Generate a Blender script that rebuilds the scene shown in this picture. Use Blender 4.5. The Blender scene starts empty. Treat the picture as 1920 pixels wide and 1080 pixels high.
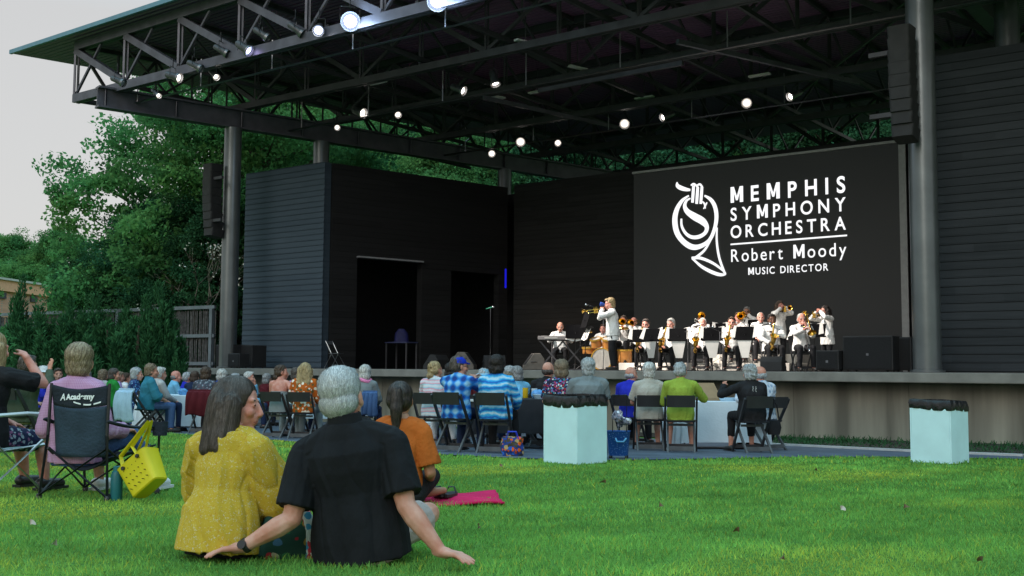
import bpy, math, random
import numpy as np
random.seed(7); RNG = np.random.default_rng(7)
sc = bpy.context.scene
COL = sc.collection
# ------------------------------------------------------------------ camera
F = 2020.0; PITCH = math.atan(153 / F); ROLL = 0.006; CAMZ = 1.6
_f = np.array([0, math.cos(PITCH), math.sin(PITCH)]); _r0 = np.array([1.0, 0, 0]); _u0 = np.array([0, -math.sin(PITCH), math.cos(PITCH)])
_r = _r0 * math.cos(ROLL) + _u0 * math.sin(ROLL); _u = -_r0 * math.sin(ROLL) + _u0 * math.cos(ROLL)
from mathutils import Matrix, Vector
cd = bpy.data.cameras.new('camera'); cam = bpy.data.objects.new('camera', cd); COL.objects.link(cam)
cd.sensor_width = 36; cd.lens = 36 * F / 1920; cd.clip_end = 1500; cd.clip_start = 0.1
cam.matrix_world = Matrix(((_r[0], _u[0], -_f[0], 0), (_r[1], _u[1], -_f[1], 0), (_r[2], _u[2], -_f[2], CAMZ), (0, 0, 0, 1)))
sc.camera = cam
# ------------------------------------------------------------------ sky, sun, exposure: overcast dusk
SUN_EL, SUN_AZ = math.radians(24), math.radians(205)
w = bpy.data.worlds.new('World'); sc.world = w; w.use_nodes = True
nt = w.node_tree; nt.nodes.clear()
def N(t, ty, **k):
    n = t.nodes.new(ty)
    for a, b in k.items(): setattr(n, a, b)
    return n
out = N(nt, 'ShaderNodeOutputWorld'); bg = N(nt, 'ShaderNodeBackground'); sky = N(nt, 'ShaderNodeTexSky', sky_type='NISHITA')
sky.sun_disc = False; sky.sun_elevation = SUN_EL; sky.sun_rotation = SUN_AZ; sky.dust_density = 4; sky.air_density = 1.3
tc = N(nt, 'ShaderNodeTexCoord'); sep = N(nt, 'ShaderNodeSeparateXYZ'); ramp = N(nt, 'ShaderNodeValToRGB')
nt.links.new(tc.outputs['Generated'], sep.inputs[0]); nt.links.new(sep.outputs['Z'], ramp.inputs[0])
e = ramp.color_ramp.elements            # cloud layer: brighter and bluer towards the zenith
e[0].position = 0.0; e[0].color = (6.6, 6.55, 6.5, 1); e[1].position = 1.0; e[1].color = (9.5, 17.5, 21.5, 1)
for p, c in ((0.3, (5.95, 5.93, 5.92, 1)), (0.45, (6.0, 8.6, 9.8, 1))):
    x = e.new(p); x.color = c
mx = N(nt, 'ShaderNodeMix', data_type='RGBA'); mx.inputs[0].default_value = 0.9
nt.links.new(sky.outputs[0], mx.inputs[6]); nt.links.new(ramp.outputs[0], mx.inputs[7])
nt.links.new(mx.outputs[2], bg.inputs[0]); bg.inputs[1].default_value = 0.09; nt.links.new(bg.outputs[0], out.inputs[0])
sl = bpy.data.lights.new('sun', 'SUN'); sl.energy = 0.5; sl.angle = math.radians(25); sl.color = (1, .97, .92)
so = bpy.data.objects.new('sun', sl); COL.objects.link(so)
so.rotation_euler = (math.radians(90) - SUN_EL, 0, math.pi - SUN_AZ)
vs = sc.view_settings; vs.view_transform = 'Standard'; vs.look = 'None'; vs.gamma = 1; vs.exposure = 0.35
sc.cycles.max_bounces = 6; sc.cycles.diffuse_bounces = 3; sc.cycles.glossy_bounces = 2; sc.cycles.transparent_max_bounces = 6
sc.cycles.use_denoising = True
sc.cycles.caustics_reflective = False; sc.cycles.caustics_refractive = False; sc.cycles.sample_clamp_indirect = 4
# ------------------------------------------------------------------ measuring helpers
def V(*a): return np.array(a, float)
def nrm(v): v = np.asarray(v, float); return v / (np.linalg.norm(v) + 1e-12)
def ray(px, py): return _f + (px - 960) / F * _r + (540 - py) / F * _u
CP = V(0, 0, CAMZ)
def at(px, py, Y):
    d = ray(px, py); return CP + d * (Y / d[1])
def on_n(px, py, n):                       # point on the upright plane .6x+.8y = n (parallel to the screen)
    d = ray(px, py); return CP + d * (n / (.6 * d[0] + .8 * d[1]))
def gz(x, y):                              # lawn falls gently to the stage
    z = .878 - .0061 * x - .0283 * y
    return .03 + (math.log1p(math.exp(min(40, (z - .03) * 25))) / 25)
def gp(px, Y):                             # ground point at image column px, distance Y
    x = (px - 960) / F * Y; return V(x, Y, gz(x, Y))
A = V(.8, -.6, 0); NN = V(.6, .8, 0); S = V(.78, .626, 0); UP = V(0, 0, 1)
STZ = 1.59                                 # stage floor
# ------------------------------------------------------------------ materials
def newmat(name):
    m = bpy.data.materials.new(name); m.use_nodes = True
    b = m.node_tree.nodes['Principled BSDF']; return m, m.node_tree, b
_mc = {}
def mat(name, c, rough=.7, var=.18, scale=8, bump=0, bscale=None, metal=0, spec=.4, coat=0, stretch=None, detail=4, emit=None, estr=0):
    k = (name, tuple(c))
    if k in _mc: return _mc[k]
    m, t, b = newmat(name); _mc[k] = m
    b.inputs['Roughness'].default_value = rough; b.inputs['Metallic'].default_value = metal; b.inputs['Specular IOR Level'].default_value = spec
    b.inputs['Coat Weight'].default_value = coat
    tcx = N(t, 'ShaderNodeTexCoord'); mp = N(t, 'ShaderNodeMapping'); t.links.new(tcx.outputs['Object'], mp.inputs[0])
    if stretch: mp.inputs['Scale'].default_value = stretch
    nz = N(t, 'ShaderNodeTexNoise'); nz.inputs['Scale'].default_value = scale; nz.inputs['Detail'].default_value = detail
    t.links.new(mp.outputs[0], nz.inputs['Vector'])
    r = N(t, 'ShaderNodeValToRGB'); r.color_ramp.elements[0].position = .3; r.color_ramp.elements[1].position = .7
    r.color_ramp.elements[0].color = (*[x * (1 - var) for x in c], 1); r.color_ramp.elements[1].color = (*[min(.95, x * (1 + var)) for x in c], 1)
    t.links.new(nz.outputs[0], r.inputs[0]); t.links.new(r.outputs[0], b.inputs['Base Color'])
    if bump:
        n2 = N(t, 'ShaderNodeTexNoise'); n2.inputs['Scale'].default_value = bscale or scale * 4; n2.inputs['Detail'].default_value = 6
        t.links.new(mp.outputs[0], n2.inputs['Vector'])
        bp = N(t, 'ShaderNodeBump'); bp.inputs['Strength'].default_value = bump; bp.inputs['Distance'].default_value = .02
        t.links.new(n2.outputs[0], bp.inputs['Height']); t.links.new(bp.outputs[0], b.inputs['Normal'])
    if emit: b.inputs['Emission Color'].default_value = (*emit, 1); b.inputs['Emission Strength'].default_value = estr
    return m
def dots(name, base, cols, scale=30, size=.35, rough=.8, thr=None):
    """cloth printed with blossoms or dots of the colours cols on base"""
    k = (name, tuple(base)); 
    if k in _mc: return _mc[k]
    m, t, b = newmat(name); _mc[k] = m; b.inputs['Roughness'].default_value = rough; b.inputs['Specular IOR Level'].default_value = .2
    tcx = N(t, 'ShaderNodeTexCoord'); vo = N(t, 'ShaderNodeTexVoronoi'); vo.inputs['Scale'].default_value = scale
    wn = N(t, 'ShaderNodeTexNoise'); wn.inputs['Scale'].default_value = scale * 1.3
    vm = N(t, 'ShaderNodeVectorMath', operation='MULTIPLY_ADD'); vm.inputs[1].default_value = (.03, .03, .03)
    t.links.new(tcx.outputs['Object'], wn.inputs['Vector']); t.links.new(wn.outputs['Color'], vm.inputs[0]); t.links.new(tcx.outputs['Object'], vm.inputs[2])
    t.links.new(vm.outputs[0], vo.inputs['Vector'])
    r = N(t, 'ShaderNodeValToRGB'); r.color_ramp.interpolation = 'CONSTANT'
    els = r.color_ramp.elements; els[0].color = (*cols[0], 1); els[1].color = (*cols[-1], 1); els[1].position = 1 - 1 / len(cols)
    for i, c in enumerate(cols[1:-1]): x = els.new((i + 1) / len(cols)); x.color = (*c, 1)
    sx = N(t, 'ShaderNodeSeparateColor'); t.links.new(vo.outputs['Color'], sx.inputs[0]); t.links.new(sx.outputs[0], r.inputs[0])
    lt = N(t, 'ShaderNodeMath', operation='LESS_THAN'); lt.inputs[1].default_value = size; t.links.new(vo.outputs['Distance'], lt.inputs[0])
    mxx = N(t, 'ShaderNodeMix', data_type='RGBA'); mxx.inputs[6].default_value = (*base, 1)
    t.links.new(lt.outputs[0], mxx.inputs[0]); t.links.new(r.outputs[0], mxx.inputs[7]); t.links.new(mxx.outputs[2], b.inputs['Base Color'])
    return m
def plaid(name, c0, c1, c2, s=14):
    m, t, b = newmat(name); b.inputs['Roughness'].default_value = .8; b.inputs['Specular IOR Level'].default_value = .2
    tcx = N(t, 'ShaderNodeTexCoord'); outs = []
    for ax in ('X', 'Z'):
        wv = N(t, 'ShaderNodeTexWave', bands_direction=ax); wv.inputs['Scale'].default_value = s / 2.2; wv.inputs['Distortion'].default_value = 1.2; wv.inputs['Detail Scale'].default_value = .6
        t.links.new(tcx.outputs['Object'], wv.inputs['Vector']); outs.append(wv.outputs['Fac'])
    ad = N(t, 'ShaderNodeMath', operation='ADD'); t.links.new(outs[0], ad.inputs[0]); t.links.new(outs[1], ad.inputs[1])
    hf = N(t, 'ShaderNodeMath', operation='MULTIPLY'); hf.inputs[1].default_value = .5; t.links.new(ad.outputs[0], hf.inputs[0])
    r = N(t, 'ShaderNodeValToRGB'); el = r.color_ramp.elements; el[0].color = (*c0, 1); el[0].position = .2; el[1].color = (*c2, 1); el[1].position = .85
    x = el.new(.5); x.color = (*c1, 1)
    t.links.new(hf.outputs[0], r.inputs[0]); t.links.new(r.outputs[0], b.inputs['Base Color']); return m
def bands(name, cols, s=5, dist=4):
    """tie-dyed cloth: uneven bands across the body"""
    m, t, b = newmat(name); b.inputs['Roughness'].default_value = .85; b.inputs['Specular IOR Level'].default_value = .2
    tcx = N(t, 'ShaderNodeTexCoord'); wv = N(t, 'ShaderNodeTexWave', bands_direction='Z'); wv.inputs['Scale'].default_value = s; wv.inputs['Distortion'].default_value = dist; wv.inputs['Detail Scale'].default_value = 1.5
    wv.inputs['Detail'].default_value = 3
    t.links.new(tcx.outputs['Object'], wv.inputs['Vector'])
    r = N(t, 'ShaderNodeValToRGB'); el = r.color_ramp.elements; el[0].color = (*cols[0], 1); el[1].color = (*cols[-1], 1)
    for i, c in enumerate(cols[1:-1]): x = el.new((i + 1) / (len(cols) - 1)); x.color = (*c, 1)
    t.links.new(wv.outputs['Fac'], r.inputs[0]); t.links.new(r.outputs[0], b.inputs['Base Color']); return m
def emis(name, c, s):
    m = bpy.data.materials.new(name); m.use_nodes = True; t = m.node_tree; t.nodes.clear()
    o = N(t, 'ShaderNodeOutputMaterial'); em = N(t, 'ShaderNodeEmission'); em.inputs[0].default_value = (*c, 1); em.inputs[1].default_value = s
    t.links.new(em.outputs[0], o.inputs[0]); return m
# ------------------------------------------------------------------ mesh builder
def frame(d):
    d = nrm(d); h = UP if abs(d[2]) < .95 else V(1, 0, 0); a = nrm(np.cross(d, h)); return a, np.cross(a, d), d
def rotz(a): c, s = math.cos(a), math.sin(a); return np.array([[c, -s, 0], [s, c, 0], [0, 0, 1]])
def rotx(a): c, s = math.cos(a), math.sin(a); return np.array([[1, 0, 0], [0, c, -s], [0, s, c]])
def roty(a): c, s = math.cos(a), math.sin(a); return np.array([[c, 0, s], [0, 1, 0], [-s, 0, c]])
I3 = np.eye(3)
class MB:
    def __init__(s): s.v = []; s.f = []; s.n = 0; s.mi = []; s.cur = 0
    def add(s, vs, fs):
        vs = np.asarray(vs, float).reshape(-1, 3); s.v.append(vs); s.f += [tuple(i + s.n for i in f) for f in fs]; s.mi += [s.cur] * len(fs); s.n += len(vs); return s
    def rings(s, R, cap=True, closed=False):
        k = len(R[0]); n = len(R); fs = []
        for i in range(n if closed else n - 1):
            j = (i + 1) % n
            fs += [(i * k + a, i * k + (a + 1) % k, j * k + (a + 1) % k, j * k + a) for a in range(k)]
        if cap and not closed: fs += [tuple(range(k - 1, -1, -1)), tuple((n - 1) * k + a for a in range(k))]
        return s.add(np.concatenate(R), fs)
    def ell(s, c, r, R=I3, seg=14, ring=8):
        r = V(r, r, r) if np.isscalar(r) else np.asarray(r, float); L = []
        for i in range(1, ring):
            t = math.pi * i / ring
            L.append([np.asarray(c) + R @ (r * V(math.sin(t) * math.cos(p), math.sin(t) * math.sin(p), -math.cos(t))) for p in np.linspace(0, 2 * math.pi, seg, endpoint=False)])
        return s.rings([np.array(x) for x in L])
    def cap(s, p0, r0, p1, r1, seg=10, flat=False):
        p0 = np.asarray(p0, float); p1 = np.asarray(p1, float); a, b, d = frame(p1 - p0)
        L = []
        def ring(c, r): L.append(np.array([c + r * (a * math.cos(t) + b * math.sin(t)) for t in np.linspace(0, 2 * math.pi, seg, endpoint=False)]))
        if not flat:
            for t in (-80, -50, -25): ring(p0 + d * r0 * math.sin(math.radians(t)), r0 * math.cos(math.radians(t)))
        ring(p0, r0); ring(p1, r1)
        if not flat:
            for t in (25, 50, 80): ring(p1 + d * r1 * math.sin(math.radians(t)), r1 * math.cos(math.radians(t)))
        return s.rings(L)
    def tube(s, P, r, seg=8, closed=False, cap=True, flat=1.0):
        P = [np.asarray(p, float) for p in P]; n = len(P); r = [r] * n if np.isscalar(r) else r; L = []; pa = None
        for i in range(n):
            d = nrm(P[(i + 1) % n] - P[i - 1]) if closed else nrm(P[min(i + 1, n - 1)] - P[max(i - 1, 0)])
            if pa is None: a, b, _ = frame(d)
            else: a = nrm(pa - d * np.dot(pa, d)); b = np.cross(d, a)
            pa = a; L.append(np.array([P[i] + r[i] * (a * math.cos(t) + flat * b * math.sin(t)) for t in np.linspace(0, 2 * math.pi, seg, endpoint=False)]))
        return s.rings(L, cap, closed)
    def loft(s, rg, seg=20, pw=1.0):
        L = []                             # rg: (centre, x half axis vector, y half axis vector)
        for c, ax, ay in rg:
            L.append(np.array([np.asarray(c) + np.asarray(ax) * np.sign(math.cos(t)) * abs(math.cos(t)) ** pw + np.asarray(ay) * np.sign(math.sin(t)) * abs(math.sin(t)) ** pw for t in np.linspace(0, 2 * math.pi, seg, endpoint=False)]))
        return s.rings(L)
    def box(s, c, sz, R=I3):
        x, y, z = np.asarray(sz, float) / 2; P = [V(a, b, d) for d in (-z, z) for a, b in ((-x, -y), (x, -y), (x, y), (-x, y))]
        return s.add([np.asarray(c) + R @ p for p in P], [(3, 2, 1, 0), (4, 5, 6, 7), (0, 1, 5, 4), (1, 2, 6, 5), (2, 3, 7, 6), (3, 0, 4, 7)])
    def bar(s, p0, p1, w, h, up=None):
        p0 = np.asarray(p0, float); p1 = np.asarray(p1, float); d = nrm(p1 - p0)
        u = UP if up is None else np.asarray(up, float)
        if abs(np.dot(u, d)) > .98: u = V(1, 0, 0)
        a = nrm(np.cross(d, u)); b = np.cross(a, d)
        P = [p + a * x * w / 2 + b * y * h / 2 for p in (p0, p1) for x, y in ((-1, -1), (1, -1), (1, 1), (-1, 1))]
        return s.add(P, [(3, 2, 1, 0), (4, 5, 6, 7), (0, 1, 5, 4), (1, 2, 6, 5), (2, 3, 7, 6), (3, 0, 4, 7)])
    def prism(s, poly, d):                 # poly: 3-D outline, d: thickness vector
        p = np.asarray(poly, float); k = len(p); q = p + np.asarray(d, float)
        return s.add(np.concatenate([p, q]), [tuple(range(k - 1, -1, -1)), tuple(range(k, 2 * k))] + [(i, (i + 1) % k, k + (i + 1) % k, k + i) for i in range(k)])
    def lathe(s, prof, c=(0, 0, 0), axis=UP, seg=20, cap=True):
        a, b, d = frame(axis); c = np.asarray(c, float)
        return s.rings([np.array([c + d * z + r * (a * math.cos(t) + b * math.sin(t)) for t in np.linspace(0, 2 * math.pi, seg, endpoint=False)]) for r, z in prof], cap)
    def mesh(s, name):
        me = bpy.data.meshes.new(name); me.from_pydata(np.concatenate(s.v).tolist(), [], s.f)
        return me
    def build(s, name, m, parent=None, smooth=True, bev=0, loc=None, rz=0, **tags):
        me = s.mesh(name); ms = m if isinstance(m, (list, tuple)) else [m]
        for x in ms: me.materials.append(x)
        if len(ms) > 1: me.polygons.foreach_set('material_index', s.mi)
        return link(name, me, parent, smooth, bev, loc, rz, **tags)
def link(name, me, parent=None, smooth=True, bev=0, loc=None, rz=0, **tags):
    ob = bpy.data.objects.new(name, me); COL.objects.link(ob)
    if parent is not None: ob.parent = parent
    if loc is not None: ob.location = tuple(loc)
    ob.rotation_euler.z = rz
    if smooth and len(me.polygons):
        me.polygons.foreach_set('use_smooth', [True] * len(me.polygons))
        try: me.set_sharp_from_angle(angle=math.radians(38))
        except Exception: pass
    if bev:
        b = ob.modifiers.new('edge', 'BEVEL'); b.width = bev; b.segments = 2; b.limit_method = 'ANGLE'
    for k, v in tags.items(): ob['category' if k == 'cat' else k] = v
    return ob
def empty(name, loc, rz=0, **tags):
    o = bpy.data.objects.new(name, None); COL.objects.link(o); o.location = tuple(loc); o.rotation_euler.z = rz; o.empty_display_size = .2
    for k, v in tags.items(): o['category' if k == 'cat' else k] = v
    return o
def copytree(o, parent=None):
    c = o.copy(); COL.objects.link(c); c.parent = parent
    for ch in list(o.children): copytree(ch, c)
    return c
def place(o, loc, rz=None, **tags):
    o.location = tuple(loc)
    if rz is not None: o.rotation_euler.z = rz
    for k, v in tags.items(): o['category' if k == 'cat' else k] = v
    return o
def quads(name, P, m, parent=None, cols=None, **tags):
    """many loose quads at once: P (n,4,3), cols (n,3) per quad"""
    n, kq = P.shape[:2]; me = bpy.data.meshes.new(name); me.vertices.add(n * kq); me.loops.add(n * kq); me.polygons.add(n)
    me.vertices.foreach_set('co', P.reshape(-1).astype(np.float32)); me.loops.foreach_set('vertex_index', np.arange(n * kq, dtype=np.int32))
    me.polygons.foreach_set('loop_start', np.arange(0, n * kq, kq, dtype=np.int32))
    if cols is not None:
        at_ = me.color_attributes.new('tint', 'FLOAT_COLOR', 'POINT'); c4 = np.ones((n, kq, 4), np.float32); c4[:, :, :3] = cols[:, None, :]
        at_.data.foreach_set('color', c4.reshape(-1))
    me.update(); me.validate(); me.materials.append(m)
    return link(name, me, parent, False, **tags)
_tmp = bpy.data.scenes.new('workbench')
def remesh(mb, vox, smooth=3, it=.5):
    ob = bpy.data.objects.new('t', mb.mesh('t')); _tmp.collection.objects.link(ob)
    r = ob.modifiers.new('r', 'REMESH'); r.mode = 'VOXEL'; r.voxel_size = vox
    if smooth: q = ob.modifiers.new('s', 'SMOOTH'); q.iterations = smooth; q.factor = it
    with bpy.context.temp_override(scene=_tmp, view_layer=_tmp.view_layers[0]):
        dg = bpy.context.evaluated_depsgraph_get(); dg.update()
    me = bpy.data.meshes.new_from_object(ob.evaluated_get(dg)); old = ob.data; bpy.data.objects.remove(ob); bpy.data.meshes.remove(old)
    return me
def getv(me): a = np.empty(len(me.vertices) * 3); me.vertices.foreach_get('co', a); return a.reshape(-1, 3)
def setv(me, v): me.vertices.foreach_set('co', v.reshape(-1)); me.update()
def vnorm(me): a = np.empty(len(me.vertices) * 3); me.vertices.foreach_get('normal', a); return a.reshape(-1, 3)
def snoise(p, f, seed=0):                   # smooth pseudo noise, about -1..1
    r = np.random.default_rng(seed); o = 0
    for k in range(5):
        d = r.normal(size=3); d /= np.linalg.norm(d); o = o + np.sin(p @ d * f * (1 + .5 * k) + r.uniform(0, 6.28) + 1.3 * np.sin(p @ r.normal(size=3) * f * .6))
    return o / 3
# ================================================================== THE SETTING
def gray_hit(px, py):                      # where the ray through an image point meets the lawn
    d = ray(px, py); y = 10.0
    for _ in range(60):
        p = CP + d * (y / d[1]); err = p[2] - gz(p[0], p[1]); sl = d[2] / d[1] + .0283
        y = min(120, max(2, y - err / sl if sl < -.005 else y * 1.05))
    p = CP + d * (y / d[1]); return V(p[0], p[1], gz(p[0], p[1]))
def P(a, n, z): return A * a + NN * n + UP * z
def on_z(px, py, z):
    d = ray(px, py); return CP + d * ((z - CAMZ) / d[2])
# --- lawn sheet
def lawn_mat():
    m, t, b = newmat('lawn'); b.inputs['Roughness'].default_value = .9; b.inputs['Specular IOR Level'].default_value = .1
    tcx = N(t, 'ShaderNodeTexCoord'); n1 = N(t, 'ShaderNodeTexNoise'); n1.inputs['Scale'].default_value = .9; n1.inputs['Detail'].default_value = 5
    n2 = N(t, 'ShaderNodeTexNoise'); n2.inputs['Scale'].default_value = 45; n2.inputs['Detail'].default_value = 4
    for n in (n1, n2): t.links.new(tcx.outputs['Object'], n.inputs['Vector'])
    r = N(t, 'ShaderNodeValToRGB'); el = r.color_ramp.elements; el[0].position = .3; el[0].color = (.065, .20, .03, 1); el[1].position = .7; el[1].color = (.13, .30, .05, 1)
    r2 = N(t, 'ShaderNodeValToRGB'); r2.color_ramp.elements[0].position = .35; r2.color_ramp.elements[0].color = (.45, .45, .45, 1); r2.color_ramp.elements[1].position = .65
    t.links.new(n1.outputs[0], r.inputs[0]); t.links.new(n2.outputs[0], r2.inputs[0])
    mm = N(t, 'ShaderNodeMix', data_type='RGBA', blend_type='MULTIPLY'); mm.inputs[0].default_value = 1
    t.links.new(r.outputs[0], mm.inputs[6]); t.links.new(r2.outputs[0], mm.inputs[7]); t.links.new(mm.outputs[2], b.inputs['Base Color']); return m
M_lawn = lawn_mat()
xs = np.concatenate([np.linspace(-400, -40, 10), np.linspace(-36, 36, 73), np.linspace(40, 400, 10)])
ys = np.concatenate([np.linspace(-30, 0, 6), np.linspace(1, 45, 89), np.linspace(50, 600, 12)])
gv = [(x, y, gz(x, y)) for y in ys for x in xs]; nx = len(xs)
me = bpy.data.meshes.new('lawn'); me.from_pydata(gv, [], [(j * nx + i, j * nx + i + 1, (j + 1) * nx + i + 1, (j + 1) * nx + i) for j in range(len(ys) - 1) for i in range(nx - 1)])
me.materials.append(M_lawn); link('lawn', me, kind='structure')
# --- pavement between lawn and stage
near = [gray_hit(*p) for p in ((-150, 796), (100, 803), (280, 812), (420, 819), (520, 826), (680, 842), (820, 853), (980, 861), (1140, 864), (1300, 862), (1500, 858), (1720, 858), (1920, 862), (2150, 866))]
far = [P(-36, 21.6, 0), P(-33, 21.8, 0), P(-31, 21.8, 0), P(-28, 21.8, 0), P(-25.5, 21.8, 0), P(-22.5, 21.7, 0), P(-20, 21.3, 0), P(-17.5, 20.7, 0), gray_hit(1330, 829), gray_hit(1420, 834), gray_hit(1500, 838), gray_hit(1720, 849), gray_hit(1920, 857), gray_hit(2150, 864)]
def strip(name, e0, e1, rows, dz, m, **k):
    vs = []; sub = 6; c = (len(e0) - 1) * sub + 1
    for j in range(rows + 1):
        for i in range(c):
            a = min(i // sub, len(e0) - 2); f = i / sub - a
            p = (e0[a] * (1 - f) + e0[a + 1] * f) * (1 - j / rows) + (e1[a] * (1 - f) + e1[a + 1] * f) * j / rows
            vs.append((p[0], p[1], gz(p[0], p[1]) + dz))
    me = bpy.data.meshes.new(name); me.from_pydata(vs, [], [(j * c + i, j * c + i + 1, (j + 1) * c + i + 1, (j + 1) * c + i) for j in range(rows) for i in range(c - 1)])
    me.materials.append(m); return link(name, me, **k)
M_pave = mat('paving', (.078, .10, .132), .75, .28, 2.5, .15, 60)
strip('pavement', near, far, 16, .012, M_pave, kind='structure')
M_kerb = mat('kerb', (.42, .42, .41), .8, .15, 6, .1)
kb = MB()
for i in range(8, len(far) - 1):
    kb.bar(far[i] + UP * (.012 + gz(*far[i][:2]) - far[i][2]), far[i + 1] + UP * (.012 + gz(*far[i + 1][:2]) - far[i + 1][2]), .14, .06)
kb.build('kerb', M_kerb, kind='structure', smooth=False)
M_soil = mat('soil', (.03, .027, .02), .95, .4, 7, .5, 40)
strip('planting_bed', [p.copy() for p in far[8:]], [P(a, 21.85, 0) for a in (-15.2, -13.6, -11.6, -8.2, -5.2, -1.5)], 6, .02, M_soil, kind='structure')
# ------------------------------------------------------------------ the bandshell
M_conc = mat('concrete', (.195, .19, .155), .85, .42, 1.6, .25, 25, stretch=(1.6, 1.6, .14))
M_conc2 = mat('slab concrete', (.19, .19, .17), .8, .18, 3, .15, 40)
M_floor = mat('stage floor', (.10, .095, .09), .6, .2, 3)
def plank_mat(name, c0, c1, gap=.18):
    m, t, b = newmat(name); b.inputs['Roughness'].default_value = .75; b.inputs['Specular IOR Level'].default_value = .15
    tcx = N(t, 'ShaderNodeTexCoord'); sp = N(t, 'ShaderNodeSeparateXYZ'); t.links.new(tcx.outputs['Object'], sp.inputs[0])
    def M(op, a, bb=None):
        n = N(t, 'ShaderNodeMath', operation=op)
        (t.links.new(a, n.inputs[0]) if not isinstance(a, (int, float)) else setattr(n.inputs[0], 'default_value', a))
        if bb is not None: (t.links.new(bb, n.inputs[1]) if not isinstance(bb, (int, float)) else setattr(n.inputs[1], 'default_value', bb))
        return n.outputs[0]
    row = M('DIVIDE', sp.outputs[2], gap); fl = M('FLOOR', row); fr = M('FRACT', row)
    al = M('ADD', M('MULTIPLY', sp.outputs[0], .5), M('MULTIPLY', sp.outputs[1], -.4)); seg = M('FLOOR', M('ADD', M('MULTIPLY', al, .6), M('MULTIPLY', fl, .37)))
    wn = N(t, 'ShaderNodeTexWhiteNoise', noise_dimensions='2D'); cb = N(t, 'ShaderNodeCombineXYZ'); t.links.new(fl, cb.inputs[0]); t.links.new(seg, cb.inputs[1]); t.links.new(cb.outputs[0], wn.inputs['Vector'])
    nz = N(t, 'ShaderNodeTexNoise'); nz.inputs['Scale'].default_value = 2; mp = N(t, 'ShaderNodeMapping'); mp.inputs['Scale'].default_value = (.5, .5, 12)
    t.links.new(tcx.outputs['Object'], mp.inputs[0]); t.links.new(mp.outputs[0], nz.inputs['Vector']); nz.inputs['Detail'].default_value = 5
    f = M('ADD', M('MULTIPLY', wn.outputs['Value'], .3), M('MULTIPLY', nz.outputs[0], .7))
    r = N(t, 'ShaderNodeValToRGB'); r.color_ramp.elements[0].color = (*c0, 1); r.color_ramp.elements[1].color = (*c1, 1); r.color_ramp.elements[0].position = .2; r.color_ramp.elements[1].position = .8
    t.links.new(f, r.inputs[0]); t.links.new(r.outputs[0], b.inputs['Base Color'])
    gp_ = M('GREATER_THAN', fr, .16); hh = M('MULTIPLY', gp_, M('SUBTRACT', 1.15, M('MULTIPLY', fr, .35)))
    bp = N(t, 'ShaderNodeBump'); bp.inputs['Strength'].default_value = 1; bp.inputs['Distance'].default_value = .05; t.links.new(hh, bp.inputs['Height']); t.links.new(bp.outputs[0], b.inputs['Normal'])
    return m
M_plank = plank_mat('charred planks', (.020, .024, .027), (.040, .046, .052))
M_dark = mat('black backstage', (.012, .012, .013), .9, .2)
M_steel = mat('dark steel', (.045, .045, .05), .55, .25, 3, metal=.3)
M_steel2 = mat('grey purple steel', (.085, .082, .10), .42, .25, 3, metal=.3)
M_deck, t_, b_ = newmat('roof deck'); b_.inputs['Base Color'].default_value = (.16, .075, .16, 1); b_.inputs['Roughness'].default_value = .5  # purple base is put in to offset green light bounced from the lawn
tcx = N(t_, 'ShaderNodeTexCoord'); mp = N(t_, 'ShaderNodeMapping'); mp.inputs['Rotation'].default_value = (0, 0, -math.atan2(.8, .6)); wv = N(t_, 'ShaderNodeTexWave'); wv.inputs['Scale'].default_value = 1.6
t_.links.new(tcx.outputs['Object'], mp.inputs[0]); t_.links.new(mp.outputs[0], wv.inputs['Vector'])
bp = N(t_, 'ShaderNodeBump'); bp.inputs['Distance'].default_value = .06; bp.inputs['Strength'].default_value = .9; t_.links.new(wv.outputs['Fac'], bp.inputs['Height']); t_.links.new(bp.outputs[0], b_.inputs['Normal'])
M_fascia = mat('teal fascia', (.09, .20, .26), .4, .1)
shell = empty('bandshell', P(-20, 26, 0), 0, label='large open bandshell with black plank walls, concrete stage front and flat steel truss roof', cat='bandshell')
SH0 = V(*P(-20, 26, 0))
def sh(mb, name, m, smooth=False, bev=0, **k): return mb.build(name, m, shell, smooth, bev, loc=-SH0, **k)
m = MB(); m.prism([P(-33.2, 21.4, STZ), P(3, 21.4, STZ), P(3, 44, STZ), P(-33.2, 44, STZ)], UP * -.2); o = sh(m, 'stage_slab', M_conc2, bev=.02)
m = MB(); m.prism([P(-33, 22.03, -.3), P(3, 22.03, -.3), P(3, 22.4, -.3), P(-33, 22.4, -.3)], UP * 1.685)
for k in range(15): m.prism([P(-33 + 2.4 * k + .004, 22.0, -.3), P(-30.6 + 2.4 * k - .004, 22.0, -.3), P(-30.6 + 2.4 * k - .004, 22.028, -.3), P(-33 + 2.4 * k + .004, 22.028, -.3)], UP * 1.68)
sh(m, 'apron_wall', M_conc)
m = MB(); m.prism([P(-32.8, 21.75, STZ + .004), P(2.9, 21.75, STZ + .004), P(2.9, 43.5, STZ + .004), P(-32.8, 43.5, STZ + .004)], UP * .006); sh(m, 'stage_floor', M_floor)
WH = STZ + .01 + 6.7
def boards(name, p0, p1, z0, z1, m):     # lapped boards fixed to the face right of the run p0 -> p1
    p0 = V(p0[0], p0[1], 0); p1 = V(p1[0], p1[1], 0); d = nrm(p1 - p0); o = V(d[1], -d[0], 0); z = math.ceil(z0 / .18) * .18 - .18
    while z < z1 - .02:
        a, b = max(z, z0) + .004, min(z + .172, z1); w0, w1 = .026 + random.uniform(-.004, .006), .010
        m.prism([p0 + UP * a, p0 + o * w0 + UP * a, p0 + o * w1 + UP * b, p0 + UP * b], p1 - p0); z += .18
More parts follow.
